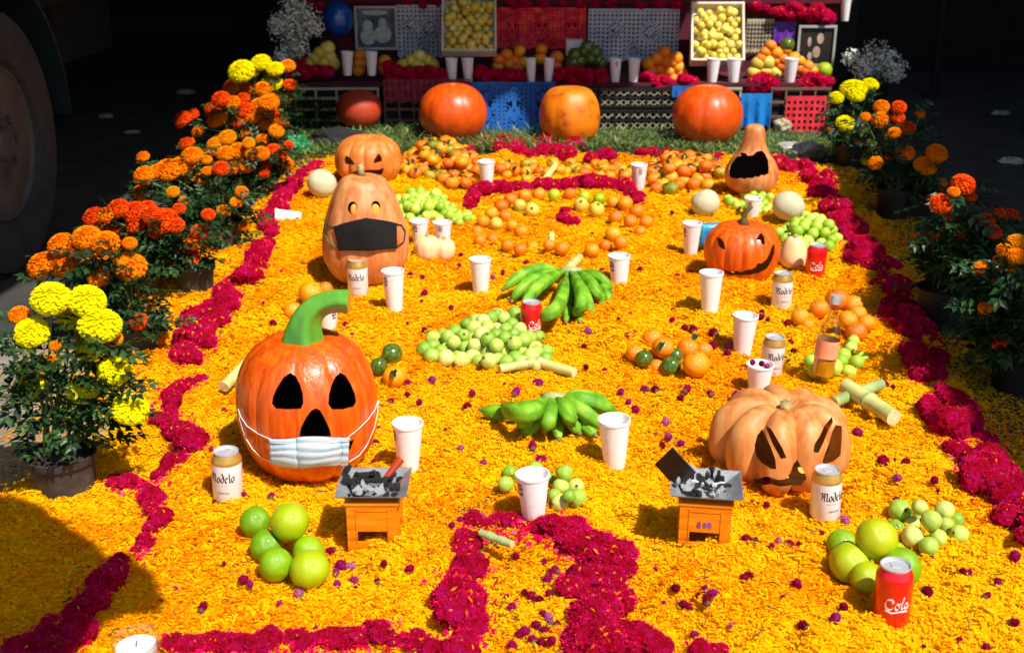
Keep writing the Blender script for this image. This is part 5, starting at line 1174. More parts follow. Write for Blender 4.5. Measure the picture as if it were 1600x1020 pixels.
marigold('shaded potted marigold with orange blooms at the far right edge', (1600, 620), .075, .13,
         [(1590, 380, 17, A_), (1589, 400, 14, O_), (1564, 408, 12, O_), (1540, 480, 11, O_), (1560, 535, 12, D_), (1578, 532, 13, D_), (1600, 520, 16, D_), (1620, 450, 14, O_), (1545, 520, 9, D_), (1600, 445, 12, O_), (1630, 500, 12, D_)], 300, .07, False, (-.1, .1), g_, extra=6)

# ------------------------------------------------------------------ straw, bags, things at the altar foot
def blades(name, label, poly, n, h, ztop=.04, mt='grass'):
    P = gp(poly); x0 = min(a for a, b in P); x1 = max(a for a, b in P); y0 = min(b for a, b in P); y1 = max(b for a, b in P); m = MB()
    while n:
        x, y = R.uniform(x0, x1), R.uniform(y0, y1)
        if not pin(P, np.array([x]), np.array([y]))[0]: continue
        n -= 1; z = GZ + R.uniform(0, ztop); a = R.uniform(0, 6.3); d = Vector((cos(a), sin(a), R.uniform(-.1, .7))).normalized() * h * R.uniform(.4, 1.2); s = Vector((-sin(a), cos(a), 0)) * R.uniform(.0015, .004)
        c = Vector((x, y, z)); m.add([c - s, c + s, c + d * .6 + s * .8 + Vector((0, 0, .006)), c + d, c + d * .6 - s * .8 + Vector((0, 0, .006))], [(0, 1, 2, 4), (4, 2, 3)])
    o = ob(name, m.mesh(name, M[mt])); return tag(o, label, 'straw', kind='stuff')
blades('straw_strip', 'loose green straw strewn along the foot of the altar', [(455, 210), (560, 196), (700, 206), (900, 205), (1100, 208), (1300, 212), (1320, 240), (1180, 246), (980, 234), (900, 232), (640, 234), (500, 240), (440, 250)], 12000, .07, .05)
def crumple(name, label, px, py, r, mt, cat, sz=(1, 1, .6), seed=0, base=GZ):
    bm = bmesh.new(); bmesh.ops.create_icosphere(bm, subdivisions=4, radius=1)
    for v_ in bm.verts:
        q = v_.co * 1.6 + Vector((seed * 5, 0, 0)); v_.co *= 1 + .35 * noise.noise(q) + .22 * abs(noise.noise(q * 3)) ; v_.co = Vector((v_.co.x * sz[0], v_.co.y * sz[1], max(v_.co.z, -.8) * sz[2]))
    me = bpy.data.meshes.new(name); bm.to_mesh(me); bm.free(); me.materials.append(M[mt])
    p, rr = fit_ball(px, py, r, base); o = ob(name, me, loc=(p.x, p.y, base + rr * sz[2] * .8), scale=rr); return tag(o, label, cat)
crumple('plastic_bag', 'crumpled green plastic bag at the left end of the altar foot', 462, 222, 22, 'green_bag', 'bag', (1, .7, .8), 1)
crumple('plastic_bag', 'small blue crumpled bag beside the green bag', 490, 217, 14, 'blue_bag', 'bag', (1.2, .7, .6), 2)
crumple('dark_bundle', 'black cloth bundle in front of the dull red pumpkin', 525, 198, 36, 'dark_cloth', 'cloth bundle', (1.3, .5, .5), 3)
crumple('plastic_bag', 'clear plastic bag glinting at the right end of the altar foot', 1252, 222, 24, 'clearbag', 'bag', (1.5, .7, .55), 4)
crumple('paper_bag', 'small brown paper bag right of the gaping gourd neck', 1222, 192, 13, 'palewood', 'bag', (1, .8, .9), 5)

# ------------------------------------------------------------------ altar
YT1, YT2 = 6.72, 7.2
ZT = V(800, 131, YT1).z; ZT0 = GZ
altar = thing('altar_table', 'tiered altar of stacked crates covered with cut paper and offerings', 'altar', (0, YT1, GZ))
def slab(name, px0, px1, Y, d, z0, z1, mt, parent=altar, bev=False):
    x0, x1 = V(px0, 130, Y).x, V(px1, 130, Y).x; m = MB(); m.box(((x0 + x1) / 2, Y + d / 2, (z0 + z1) / 2), (x1 - x0, d, z1 - z0)); me = m.mesh(name, M[mt])
    o = ob(name, me, parent, loc=(-(parent.location) if parent else (0, 0, 0))); return o
slab('tabletop', 455, 1300, YT1 + .02, .5, ZT - .02, ZT, 'shelf')
Z2 = V(800, 6, YT2).z
slab('back_step', 500, 1300, YT2 + .02, .45, ZT - .3, Z2, 'shelf'); slab('step_cover', 480, 1320, YT2 - .01, .5, Z2 + .001, Z2 + .03, 'step_red')
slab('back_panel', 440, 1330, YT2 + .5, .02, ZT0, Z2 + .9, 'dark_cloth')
def crate(label, px0, px1, Y, z0, z1, mt, nrow, ncol, depth=.38, group='crates forming the altar front', diag=False):
    x0, x1 = V(px0, 130, Y).x, V(px1, 130, Y).x; w_ = x1 - x0; h = z1 - z0; o = thing('crate', label, 'crate', ((x0 + x1) / 2, Y, z0), 0, group)
    m = MB(); t = .014
    for zz in (t / 2, h - t / 2): m = MB(); m.box((0, 0, zz), (w_, t, t)); ob('rail', m.mesh('rail', M[mt]), o)
    for i in range(ncol + 1):
        m = MB(); m.box((-w_ / 2 + t / 2 + (w_ - t) * i / ncol, .001, h / 2), (t * .8, t * .8, h - 2 * t)); ob('upright', m.mesh('upright', M[mt]), o)
    for j in range(1, nrow):
        m = MB(); m.box((0, -.001, h * j / nrow), (w_ - t, t * .7, t * (1.0 if not diag else .7))); ob('slat', m.mesh('slat', M[mt]), o)
    if diag:
        m = MB(); k = h / nrow
        for j in range(nrow):
            for i in range(ncol * 2):
                a = Vector((-w_ / 2 + t + (w_ - 2 * t) * i / (ncol * 2), .002, j * k + .01)); b = a + Vector(((w_ - 2 * t) / (ncol * 2), 0, k - .02))
                m.tube([a, b], .0035, 4); m.tube([Vector((b.x, .003, a.z)), Vector((a.x, .003, b.z))], .0035, 4)
        q = ob('lattice', m.mesh('lattice', M['palewood' if mt == 'blackplastic' else mt]), o)
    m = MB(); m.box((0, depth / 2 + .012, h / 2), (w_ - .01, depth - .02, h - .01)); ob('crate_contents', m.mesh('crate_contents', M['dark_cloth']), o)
    return o
crate('pale wooden crate at the left end of the altar front', 458, 592, YT1, GZ, ZT - .022, 'palewood', 4, 4)
crate('crate wrapped in maroon mesh left of the blue cut paper', 598, 738, YT1, GZ, ZT - .022, 'brownbox', 4, 6)
crate('crate behind the blue cut paper', 740, 934, YT1, GZ, ZT - .022, 'blackplastic', 3, 6)
zc_ = (GZ + ZT) / 2
crate('lower black lattice crate right of the amber pumpkin', 936, 1062, YT1, GZ, zc_ - .01, 'blackplastic', 2, 5, diag=True)
crate('upper black lattice crate right of the amber pumpkin', 936, 1062, YT1, zc_, ZT - .022, 'blackplastic', 2, 5, diag=True)
crate('crate behind the right red-orange pumpkin', 1066, 1160, YT1, GZ, ZT - .022, 'palewood', 3, 4)
crate('brown crate at the right end of the altar front', 1205, 1300, YT1, GZ, ZT - .022, 'brownbox', 3, 4)
def lace(label, name, px0, px1, py0, py1, Y, mt, pattern, cat='cut paper', nx_=56, nz_=36, droop=.004, scallop=True, group=None):
    """hanging sheet with real cut-out holes"""
    a = V(px0, py1, Y); b = V(px1, py0, Y); v = []; f = []
    for j in range(nz_ + 1):
        for i in range(nx_ + 1):
            u, w_ = i / nx_, j / nz_; v.append((a.x + (b.x - a.x) * u, Y - .006 + droop * sin(u * 17) * (1 - w_), a.z + (b.z - a.z) * w_ - (.012 * abs(sin(u * pi * 7)) * (1 - w_) if scallop else 0)))
    for j in range(nz_):
        for i in range(nx_):
            if not pattern(i, j, nx_, nz_): f.append((j * (nx_ + 1) + i, j * (nx_ + 1) + i + 1, (j + 1) * (nx_ + 1) + i + 1, (j + 1) * (nx_ + 1) + i))
    o = ob(name, mk(name, v, f, [M[mt]], True)); return tag(o, label, cat, group)
def p_dia(per=4, hole=1.1):
    def f(i, j, a, b): return (abs((i % per) - per / 2 + .5) + abs((j % per) - per / 2 + .5)) < hole and 1 < j < b - 2
    return f
def p_motif(i, j, a, b):
    if j < 2 or j > b - 3: return False
    u, w_ = i / a, j / b
    for cx, cz, r in ((.3, .62, .16), (.68, .55, .2), (.5, .2, .14)):
        d = math.hypot((u - cx) * a / b, w_ - cz)
        if d < r * .45: return (i * 7 + j * 3) % 5 == 0
        if d < r * .6: return (i + j) % 3 != 0
        if d < r: return (i - j) % 4 == 0
    return abs((i % 4) - 1.5) + abs((j % 4) - 1.5) < 1.3
def p_skull(i, j, a, b):
    u, w_ = (i / a * 3) % 1 - .5, j / b - .5
    if min(i, a - 1 - i, j, b - 1 - j) < 2: return False
    r = math.hypot(u * 1.5, w_); 
    if .30 < r < .34 or .40 < r < .43: return (i + j) % 3 != 0
    if math.hypot((abs(u) - .12) * 1.5, w_ - .06) < .07 or (abs(u) < .03 and -.1 < w_ < -.03): return True
    return r > .46 and (i % 3 == 0 and j % 3 == 0)
lace('blue cut-paper sheet hanging between the red-orange and amber pumpkins', 'cut_paper', 738, 868, 128, 205, YT1 - .012, 'cloth_blue', p_skull)
lace('dark red cut-paper strip above the maroon mesh crate', 'cut_paper', 600, 735, 124, 158, YT1 - .012, 'cloth_maroon', p_dia(4, 1.2))
lace('red cut-paper sheet hanging at the right end of the altar', 'cut_paper', 1224, 1292, 150, 212, YT1 - .012, 'paper_red', p_dia(4, 1.1), nx_=28, nz_=26)
lace('bright blue cloth strip left of the red cut paper', 'cloth_strip', 1155, 1206, 146, 196, YT1 - .012, 'cloth_sky', p_dia(9, .8), 'cloth', 24, 20, .012)
lace('small blue cut-paper piece under the right foam cups', 'cut_paper', 1050, 1085, 134, 150, YT1 - .012, 'cloth_blue', p_dia(5, 1), nx_=14, nz_=8)
lace('white lace cloth behind the guava tray on the left', 'lace_cloth', 622, 692, 8, 88, YT2, 'cloth_white', p_motif, 'cloth', 44, 48, .01)
lace('white lattice cloth hanging behind the green fruit', 'lace_cloth', 918, 1062, 14, 94, YT2, 'cloth_white', p_motif, 'cloth', 84, 48, .012)
lace('red patterned cloth hanging in the centre of the back tier', 'patterned_cloth', 776, 916, 12, 74, YT2, 'cloth_red', p_skull, 'cloth', 72, 36, .014)
lace('black and gold lattice cloth right of the right guava tray', 'lattice_cloth', 1164, 1210, 30, 80, YT2, 'palewood', p_dia(3, 1.2), 'cloth', 24, 24, .003)
lace('purple cut paper beside the dark portrait', 'cut_paper', 1208, 1244, 34, 66, YT2 - .01, 'paper_purple', p_dia(4, 1), nx_=20, nz_=16)
def picture(label, px0, px1, py0, py1, Y, frame, dark, figs):
    a = V(px0, py1, Y); b = V(px1, py0, Y); w_, h = b.x - a.x, b.z - a.z; o = thing('framed_picture', label, 'picture', ((a.x + b.x) / 2, Y, a.z), 0); t = .014
    m = MB(); m.box((0, .008, h / 2), (w_ - t, .006, h - t)); ob('picture_sheet', m.mesh('picture_sheet', M[dark]), o)
    for c, d in (((0, 0, t / 2), (w_, .02, t)), ((0, 0, h - t / 2), (w_, .02, t))): m = MB(); m.box(c, d); ob('frame_rail', m.mesh('frame_rail', M[frame]), o)
    for s in (-1, 1): m = MB(); m.box((s * (w_ / 2 - t / 2), .001, h / 2), (t, .019, h - 2 * t)); ob('frame_stile', m.mesh('frame_stile', M[frame]), o)
    m = MB()
    for (x, z, rx, rz, mt_) in figs:
        n = 20; v = [(x * w_ + rx * w_ * cos(2 * pi * i / n), .0035 - .0004 * len(m.f), z * h + rz * h * sin(2 * pi * i / n)) for i in range(n)]; m.add(v, [tuple(range(n))])
    ob('figures', m.mesh('figures', M[figs[0][4]]), o)
picture('grey framed print with two pale seated figures at the back left', 556, 620, 10, 78, YT2 - .04, 'frame_grey', 'print_dim', [(-.2, .55, .12, .13, 'print_light'), (-.2, .3, .18, .2, 'print_light'), (.15, .6, .1, .12, 'print_light'), (.15, .35, .2, .2, 'print_light'), (-.02, .85, .3, .06, 'print_light')])
picture('dark framed portrait with a pale face at the back right', 1243, 1308, 40, 104, YT2 - .04, 'frame_grey', 'print_black', [(.1, .68, .09, .13, 'print_skin'), (-.18, .6, .05, .12, 'print_skin'), (.02, .35, .1, .14, 'print_skin'), (-.15, .25, .06, .1, 'print_skin')])
def tray(label, px0, px1, py0, py1, Yb, Yt, meshes, flabel, group, r, dim):
    a = V(px0, py1, Yb); b = V(px1, py1, Yb); c = V(px1, py0 - 0, Yt); d = V(px0, py0, Yt); o = thing('fruit_tray', label, 'tray', (a + b) / 2, 0, None)
    ux = (b - a).normalized(); uy = ((c + d) / 2 - (a + b) / 2); L = uy.length; uy.normalize(); un = ux.cross(uy); W_ = (b - a).length; q0 = (a + b) / 2; t = .012; dp = .05
    Rm = Matrix((ux, uy, un)).transposed()
    def piece(name, cx, cy, cz, sx, sy, sz): m = MB(); m.box((0, 0, 0), (sx, sy, sz), Rm); ob(name, m.mesh(name, M['traywood']), o, loc=Rm @ Vector((cx, cy, cz)))
    piece('tray_bottom', 0, L / 2, -dp, W_ - t, L - t, t)
    for s in (-1, 1): piece('tray_side', s * (W_ / 2 - t / 2), L / 2, -dp / 2 + .012, t, L, dp + .02)
    piece('tray_end', 0, t / 2, -dp / 2 + .010, W_ - 2 * t, t, dp + .016); piece('tray_end', 0, L - t / 2, -dp / 2 + .010, W_ - 2 * t, t, dp + .016)
    y = r + t
    row = 0
    while y < L - r:
        x = -W_ / 2 + r + t + (row % 2) * r
        while x < W_ / 2 - r - t * .5:
            rr = r * R.uniform(.85, 1.15); fruit('yellow_guava', meshes, 0, 0, 0, flabel + ', ' + ('upper' if y > L * .66 else 'middle' if y > L * .33 else 'lower') + (' left' if x < -W_ * .15 else ' right' if x > W_ * .15 else ' centre'), 'guava', group, fixed=(q0 + Rm @ Vector((x + R.uniform(-.2, .2) * r, y + R.uniform(-.2, .2) * r, -dp + rr + t / 2 + R.uniform(0, .6) * r)), rr)); x += 2 * r
        y += 1.74 * r; row += 1
    for k in range(int(W_ * L / (r * r) * .12)):
        rr = r * R.uniform(.85, 1.1); fruit('yellow_guava', meshes, 0, 0, 0, flabel, 'guava', group, fixed=(q0 + Rm @ Vector((R.uniform(-.5, .5) * (W_ - 3 * r), r + R.uniform(0, 1) * (L - 3 * r), -dp + rr * 2.6 + t / 2)), rr))
tray('pale tray heaped with shaded yellow-green guavas at the back left', 690, 776, -6, 82, YT1 + .12, YT2 - .12, GYE, 'shaded yellow-green guava in the left tilted tray', 'guavas of the left tray', .0245, True)
tray('pale tray heaped with sunlit yellow guavas at the back right', 1079, 1163, 6, 97, YT1 + .12, YT2 - .12, GYE, 'sunlit yellow guava in the right tilted tray', 'guavas of the right tray', .0245, False)
q = V(528, 30, YT2 - .1); tag(ob('blue_balloon', uvs(24, 18, 1.15, .05, 2, [M['blueglaze']], 'blue_balloon'), loc=q, scale=24 / scl(q)), 'round dark blue balloon left of the framed print', 'balloon')
# altar cups
for i, (x, by, ty, w_, l) in enumerate([(543, 118, 76, 20, 'altar foam cup farthest left, first of the pair beside the yellow-green fruit'), (581, 118, 76, 20, 'altar foam cup below the grey framed print'), (706, 123, 81, 20, 'altar foam cup below the left guava tray, left of its twin'), (732, 124, 82, 20, 'altar foam cup below the left guava tray, right of its twin'),
                             (830, 126, 86, 18, 'altar foam cup below the red cloth, left of its twin'), (857, 126, 86, 18, 'altar foam cup below the red cloth beside the white card'), (961, 136, 93, 20, 'altar foam cup with a violet print below the lattice cloth'), (989, 137, 93, 20, 'altar foam cup just left of the altar oranges'),
                             (1112, 135, 97, 22, 'sunlit altar foam cup below the right tray, left of its twin'), (1145, 142, 98, 23, 'sunlit altar foam cup below the right tray, right of its twin'), (1232, 146, 104, 23, 'altar foam cup above the red cut paper')]):
    o = cup(x, by, ty, w_, l, .1 if i == 6 else None, 1, Y=YT1 + .07, group='white foam cups on the altar'); o.location.z = ZT if abs(o.location.z - ZT) < .02 else o.location.z
    if o.location.z < ZT: o.location.z = ZT
# altar fruit piles
def shelf_fruit(spots, meshes, name, label, cat, group, leaf=0, r=11, Y=None):
    for x, y in spots:
        q = V(x, y, (Y or YT1 + .2)); rr = r / scl(q) * R.uniform(.9, 1.1); fruit(name, meshes, 0, 0, 0, label, cat, group, fixed=(q, rr), leaf=leaf, rot=False)
shelf_fruit([(492, 92), (512, 76), (516, 90), (500, 84), (520, 100), (485, 100), (508, 100)], GYE, 'yellow_guava', 'yellow-green guava in the small pile left of the first altar cups', 'guava', 'guavas at the altar left')
shelf_fruit([(562, 88), (562, 100), (601, 96), (601, 108), (560, 110)], ORA, 'orange', 'orange between the two leftmost altar cups', 'orange', 'oranges between the left altar cups')
shelf_fruit([(642, 96), (655, 88), (668, 96), (630, 102), (675, 102), (650, 100), (660, 104)], GYE, 'yellow_guava', 'brownish yellow fruit on the altar below the lace cloth', 'guava', 'fruit below the lace cloth')
shelf_fruit([(780, 94), (792, 86), (804, 96), (812, 80), (818, 98), (796, 100), (844, 92), (846, 78), (870, 90), (868, 104), (778, 104), (808, 108)], ORA, 'orange', 'orange on the altar below the red cloth', 'orange', 'oranges below the red cloth', r=10)
shelf_fruit([(898, 86), (912, 80), (924, 92), (906, 96), (935, 94), (918, 74), (895, 98), (930, 82), (940, 100)], DGF, 'green_fruit', 'dark green fruit on the altar beside the white card', 'green fruit', 'green fruit on the altar')
shelf_fruit([(1013, 100), (1038, 82), (1040, 98), (1026, 92), (1052, 98), (1060, 106), (1030, 110), (1046, 112), (1064, 116), (1018, 112), (1056, 92), (1052, 124)], ORA, 'orange', 'orange in the altar pile left of the right guava tray', 'orange', 'oranges left of the right tray', r=11)
shelf_fruit([(1204, 72), (1214, 84), (1228, 78), (1222, 92), (1240, 92), (1250, 96), (1212, 96), (1262, 104), (1248, 108), (1258, 112), (1218, 104), (1270, 112), (1196, 82), (1190, 92)], ORA, 'orange', 'orange in the altar pile above the red cut paper', 'orange', 'oranges at the altar right', r=10)
shelf_fruit([(1184, 100), (1200, 98), (1196, 112), (1210, 114), (1178, 114)], GYE, 'yellow_guava', 'pale fruit right of the sunlit altar cups', 'guava', 'pale fruit at the altar right', r=11)
shelf_fruit([(1288, 110)], LIME, 'green_citrus', 'single green citrus at the right end of the altar', 'citrus fruit', None, r=13)
shelf_fruit([(1230, 70)], DGF, 'green_fruit', 'green fruit crowning the orange pile at the altar right', 'green fruit', None, r=11)
m = MB(); a = V(884, 88, YT1 + .3); m.box((0, 0, .05), (.095, .06, .09)); m.box((0, 0, .0965), (.1, .065, .003)); tag(ob('white_carton', m.mesh('white_carton', M['whitebox']), loc=(V(897, 80, YT1 + .3).x, YT1 + .3, V(897, 88, YT1 + .3).z)), 'small white carton behind the dark green altar fruit', 'carton')
# altar cockscombs along the shelf edge
def shelf_comb(path, label, group, Y=YT1 + .06, r=12):
    for x, y in path:
        p = V(x, y, Y); rr = r / scl(p) * R.uniform(.9, 1.15); tag(ob('cockscomb_head', R.choice(COMBS), loc=p, rot=(R.uniform(-.6, .6), R.uniform(-.4, .4), R.uniform(0, 6)), scale=rr), label, 'cockscomb flower', group)
shelf_comb([(448, 110), (465, 104), (475, 114), (492, 112), (508, 113)], 'dark cockscomb head at the left end of the altar shelf', 'altar cockscombs at the left end', r=13)
shelf_comb([(608, 104), (622, 112), (638, 112), (656, 114), (672, 112), (688, 116), (612, 122), (640, 122), (668, 124), (690, 126)], 'dark cockscomb head on the shelf below the lace cloth', 'altar cockscombs below the lace', r=12)
shelf_comb([(752, 112), (766, 118), (780, 116), (795, 118), (808, 118), (760, 126), (785, 126), (876, 116), (890, 112), (905, 114), (920, 118), (936, 116), (895, 126), (918, 128), (940, 128)], 'dark cockscomb head on the shelf behind the amber pumpkin', 'altar cockscombs behind the amber pumpkin', r=11)
shelf_comb([(1012, 122), (1024, 128), (1038, 126), (1030, 136), (1048, 134), (1070, 126), (1082, 130), (1076, 136)], 'sunlit cockscomb head below the altar oranges', 'sunlit altar cockscombs', r=12)
shelf_comb([(1180, 128), (1194, 124), (1190, 138), (1206, 134), (1172, 138), (1262, 128), (1274, 124), (1268, 138), (1280, 136), (1256, 138), (1214, 142), (1290, 130)], 'sunlit cockscomb head on the right end of the altar shelf', 'cockscombs on the altar right', r=13)
shelf_comb([(500, 8), (480, 4), (640, 2), (660, 5), (680, 2), (800, 4), (820, 2), (850, 5), (880, 3), (905, 6), (930, 4), (955, 4), (1000, 6), (1030, 4), (1055, 6), (1180, 10), (1195, 14)], 'dark cockscomb head along the top of the back tier', 'cockscombs on the back tier', Y=YT2 + .02, r=11)
shelf_comb([(1215, 20), (1232, 24), (1250, 18), (1268, 24), (1285, 20), (1292, 28), (1240, 14), (1275, 14)], 'bright sunlit cockscomb head above the dark portrait', 'cockscombs above the portrait', Y=YT2 - .02, r=12)
cup(1320, 33, -6, 17, 'pale foam cup high at the right end of the back tier', Y=YT2, group='white foam cups on the altar')
# white baby's breath
def breath(label, blobs, Y, n, base):
    p = V(base[0], base[1], Y); o = thing('white_flower_bunch', label, 'white flowers', p); m = MB(); st_ = MB()
    for (x, y, r) in blobs:
        c = V(x, y, Y + R.uniform(-.05, .05)) - p; rr = r / scl(p)
        st_.tube(bez((0, 0, 0), c * .5 + Vector((0, 0, .03)), c, 4), .003, 4)
        for k in range(n):
            d = Vector((R.gauss(0, 1), R.gauss(0, 1), R.gauss(0, 1))).normalized() * rr * R.uniform(.2, 1.35); q = c + d; s = R.uniform(.005, .010); u = d.orthogonal().normalized(); w_ = d.cross(u).normalized()
            dd = d.normalized()
            m.add([q - dd * s * .3] + [q + (u * cos(a) + w_ * sin(a)) * s + dd * s * .4 for a in (0, 1.26, 2.51, 3.77, 5.03)], [(0, i, i % 5 + 1) for i in range(1, 6)])
            if k % 7 == 0: st_.tube([c, q], .0015, 3)
    b = ob('blooms', m.mesh('blooms', M['whitefl']), o); b['kind'] = 'stuff'; ob('stems', st_.mesh('stems', M['stem']), o)
breath('bunch of tiny white flowers at the top left end of the altar', [(455, 20, 22), (478, 30, 20), (445, 45, 20), (470, 50, 16), (490, 42, 14), (450, 80, 16), (468, 75, 14), (442, 92, 12), (462, 10, 16), (432, 38, 12)], YT1 + .1, 200, (470, 116))
breath('shaded bunch of tiny white flowers at the right end of the altar', [(1365, 85, 20), (1385, 95, 18), (1400, 108, 15), (1345, 98, 16), (1330, 90, 12), (1395, 118, 12), (1372, 105, 16), (1350, 112, 12)], YT1 + .1, 170, (1360, 150))
for x, y, r, l in [(165, 176, 8, 'dim pale paper scrap on the dark ground behind the wheel'), (206, 201, 8, 'dim grey scrap on the dark ground left of the small orange flowers'), (290, 137, 10, 'dim grey rag behind the back left marigolds'), (1485, 48, 9, 'dim grey scrap high in the right darkness'), (1565, 170, 10, 'dim pale scrap in the right darkness'), (1582, 242, 14, 'dim greyish bag at the far right edge in the dark')]:
    crumple('litter_scrap', l, x, y, r, 'clearbag', 'litter', (1.3, .8, .4), int(x) % 17)
# trailing green leaves at left of the altar front
blades('green_sprigs', 'dark green leafy sprigs in front of the pale left crate', [(455, 203), (518, 203), (518, 209), (460, 210)], 700, .09, .2, 'leaf')

# ------------------------------------------------------------------ parked truck at the left
t = thing('parked_truck', 'dark parked truck with a big wheel in the shade on the left', 'truck', (-1.79, 3.72, GZ))
def wheel(y):
    r = .46; w0 = thing('wheel', '', '', (0, 0, 0)); del w0['label']; del w0['category']; w0.parent = t; w0.location = (0, y, r); w0.rotation_euler = (0, pi / 2, 0)
    m = MB(); m.lathe([(r * .6, .0), (r * .63, .025), (r * .9, .035), (r * .98, .02), (r, -.01), (r, -.2), (r * .97, -.235), (r * .6, -.25)], 56); m.f = m.f[:7 * 56]; m.mi = m.mi[:7 * 56]
    for k in range(56):
        a = 2 * pi * k / 56; m.box((r * cos(a), r * sin(a), -.1), (.02, .022, .19), Matrix.Rotation(a, 3, 'Z'))
    ob('tyre', m.mesh('tyre', M['rubber'], ang=40), w0)
    m = MB(); m.lathe([(r * .61, .0), (r * .58, .012), (r * .55, .0), (r * .5, -.05), (r * .34, -.03), (r * .3, .0), (r * .14, .01), (r * .12, .03), (0, .034)], 40); ob('rim', m.mesh('rim', M['rim'], ang=40), w0)
    for k in range(8): a = 2 * pi * k / 8; m = MB(); m.lathe([(.014, 0), (.014, .02), (0, .024)], 6); ob('wheel_nut', m.mesh('wheel_nut', M['rim']), w0, loc=(r * .22 * cos(a), r * .22 * sin(a), .004))
wheel(.28)
m = MB(); m.box((-.95, 2.2, 1.75), (1.9, 6.6, 1.5)); ob('cargo_body', m.mesh('cargo_body', M['truckpaint']), t)
m = MB(); m.box((-.9, 2.2, .88), (1.2, 6.4, .14)); m.box((-.9, .28, .46), (1.5, .12, .12)); m.box((-.9, 4.6, .46), (1.5, .12, .12)); ob('chassis', m.mesh('chassis', M['chassis']), t)
m = MB(); m.box((-.55, 2.2, .68), (.4, .8, .3)); ob('fuel_tank', m.mesh('fuel_tank', M['chassis']), t)
m = MB()
pts = [(0, .28 + .62 * cos(a), .46 + .6 * sin(a)) for a in [pi * i / 14 for i in range(15)]]
v = []; 
for (x, y, z) in pts: v += [(x + .03, y, z), (x - .3, y, z), (x - .3, y, z + .02), (x + .03, y, z + .02)]
for i in range(14):
    for k in range(4): m.f.append([i * 4 + k, i * 4 + (k + 1) % 4, (i + 1) * 4 + (k + 1) % 4, (i + 1) * 4 + k]); m.mi.append(0)
m.v = v; ob('mudguard', m.mesh('mudguard', M['truckpaint']), t)
m = MB(); m.box((-.1, -.45, .42), (.3, .012, .5)); ob('mud_flap', m.mesh('mud_flap', M['rubber']), t)

# ------------------------------------------------------------------ added tarpaulins and walls, cut and placed to shade the scene
def to_roof(p, H): k = (H - p.z) / SUN.z; return Vector((p.x + SUN.x * k, p.y + SUN.y * k, H))
def roof(label, pts, H, name='shade_tarpaulin'):
    bm = bmesh.new(); vs = [bm.verts.new((x, y, H + .04 * sin(x * 2 + y))) for x, y in pts]; fc = bm.faces.new(vs); bmesh.ops.triangulate(bm, faces=[fc])
    r_ = bmesh.ops.extrude_face_region(bm, geom=bm.faces[:]); bmesh.ops.translate(bm, verts=[e for e in r_['geom'] if isinstance(e, bmesh.types.BMVert)], vec=(0, 0, .02)); bmesh.ops.recalc_face_normals(bm, faces=bm.faces)
    me = bpy.data.meshes.new(name); bm.to_mesh(me); bm.free(); me.materials.append(M['shade_sheet']); o = ob(name, me); o['kind'] = 'structure'; o['label'] = label; return o
HR = 2.7
# right side: its shadow edge on the ground runs along these photo points
rp = [to_roof(G(x, y, .02), HR) for x, y in [(1302, 205), (1308, 250), (1318, 292), (1338, 345), (1372, 402), (1366, 432), (1384, 480), (1410, 530), (1436, 568), (1480, 590), (1524, 606), (1532, 652), (1552, 692), (1584, 718), (1630, 765), (1760, 860)]]
roof('unseen tarpaulin cut to shade the plants on the right', [(p.x, p.y) for p in rp] + [(9, rp[-1].y - .3), (9, 11), (rp[0].x + .05, 11)], HR)  # out of view, outline shaped to the right-hand shade
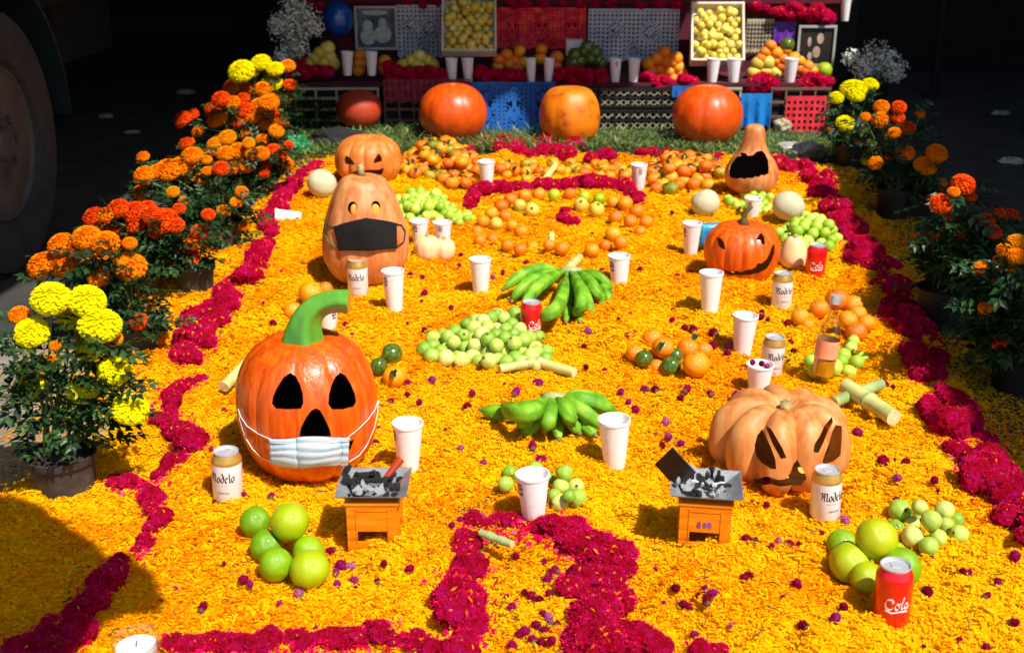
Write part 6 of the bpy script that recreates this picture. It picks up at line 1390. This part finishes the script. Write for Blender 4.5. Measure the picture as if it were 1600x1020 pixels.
# back: shades the upper altar left of the right tray; edge follows the tops of the left pumpkins
bp = [to_roof(V(x, y, Y), HR) for x, y, Y in [(1068, 60, YT2), (1062, 112, YT1 + .1), (1012, 128, YT1), (990, 165, YT1), (890, 136, 6.45), (800, 190, YT1), (700, 140, 6.42), (600, 165, 6.5), (520, 180, 6.4), (455, 170, 6.4)]]
lb = [to_roof(G(x, y, .12), HR) for x, y in [(372, 178), (300, 216), (215, 268), (150, 330), (60, 395), (-60, 470)]]
roof('unseen tarpaulin cut to shade the back of the altar and the truck', [(bp[0].x, 11), (bp[0].x, bp[0].y)] + [(p.x, p.y) for p in bp[1:]] + [(p.x, p.y) for p in lb] + [(-6, lb[-1].y), (-6, 11)], HR + .12)  # out of view, outline shaped to the shade at back and left
# lower left corner shade: added unseen sheet, standing in for someone by the camera
ll = [to_roof(G(x, y, .0), 2.2) for x, y in [(-40, 775), (55, 800), (125, 835), (165, 868), (178, 880), (215, 880), (255, 905), (272, 940), (262, 962), (200, 968), (150, 1000), (110, 1060), (-40, 1300), (-500, 1150), (-420, 800)]]
roof('unseen sheet added to shade the lower left of the carpet', [(p.x, p.y) for p in ll], 2.2, 'corner_shade_blocker')
m = MB(); m.box((0, 9.3, 1.35), (16, .1, 2.8)); o = ob('back_sky_block', m.mesh('back_sky_block', M['shade_sheet'])); o['kind'] = 'structure'; o['label'] = 'dark wall added far behind the altar to block sky light'  # added to keep skylight off the background
for nm, x, y0, y1 in (('right_sky_block', 4.9, 3.4, 9.2), ('left_sky_block', -4.6, 1.5, 9.2)):
    m = MB(); m.box((x, (y0 + y1) / 2, 1.35), (.08, y1 - y0, 2.8)); o = ob(nm, m.mesh(nm, M['shade_sheet'])); o['kind'] = 'structure'; o['label'] = 'dark sheet added to block sky light from the ' + ('right' if x > 0 else 'left') + ' side'  # out-of-view sheets added to cut skylight from the sides
for x, y, l in [(2.9, 8.0, 'dark awning post behind the right end of the altar')]:
    m = MB(); m.tube([(0, 0, 0), (0, 0, HR - GZ)], .03, 10); m.box((0, 0, .005), (.14, .14, .01)); tag(ob('awning_post', m.mesh('awning_post', M['chassis'])), l, 'post').location = (x, y, GZ)
for i, (x, y, rz, l) in enumerate([(2.35, 7.6, .2, 'empty dark crate on the shaded ground behind the right plants'), (3.0, 6.4, -.3, 'empty dark crate at the far right in the shade')]):
    o = crate(l, 700, 760, 7.0, 0, .28, 'blackplastic', 4, 4, .3, 'crates in the right shade'); o.location = (x, y, GZ); o.rotation_euler[2] = rz
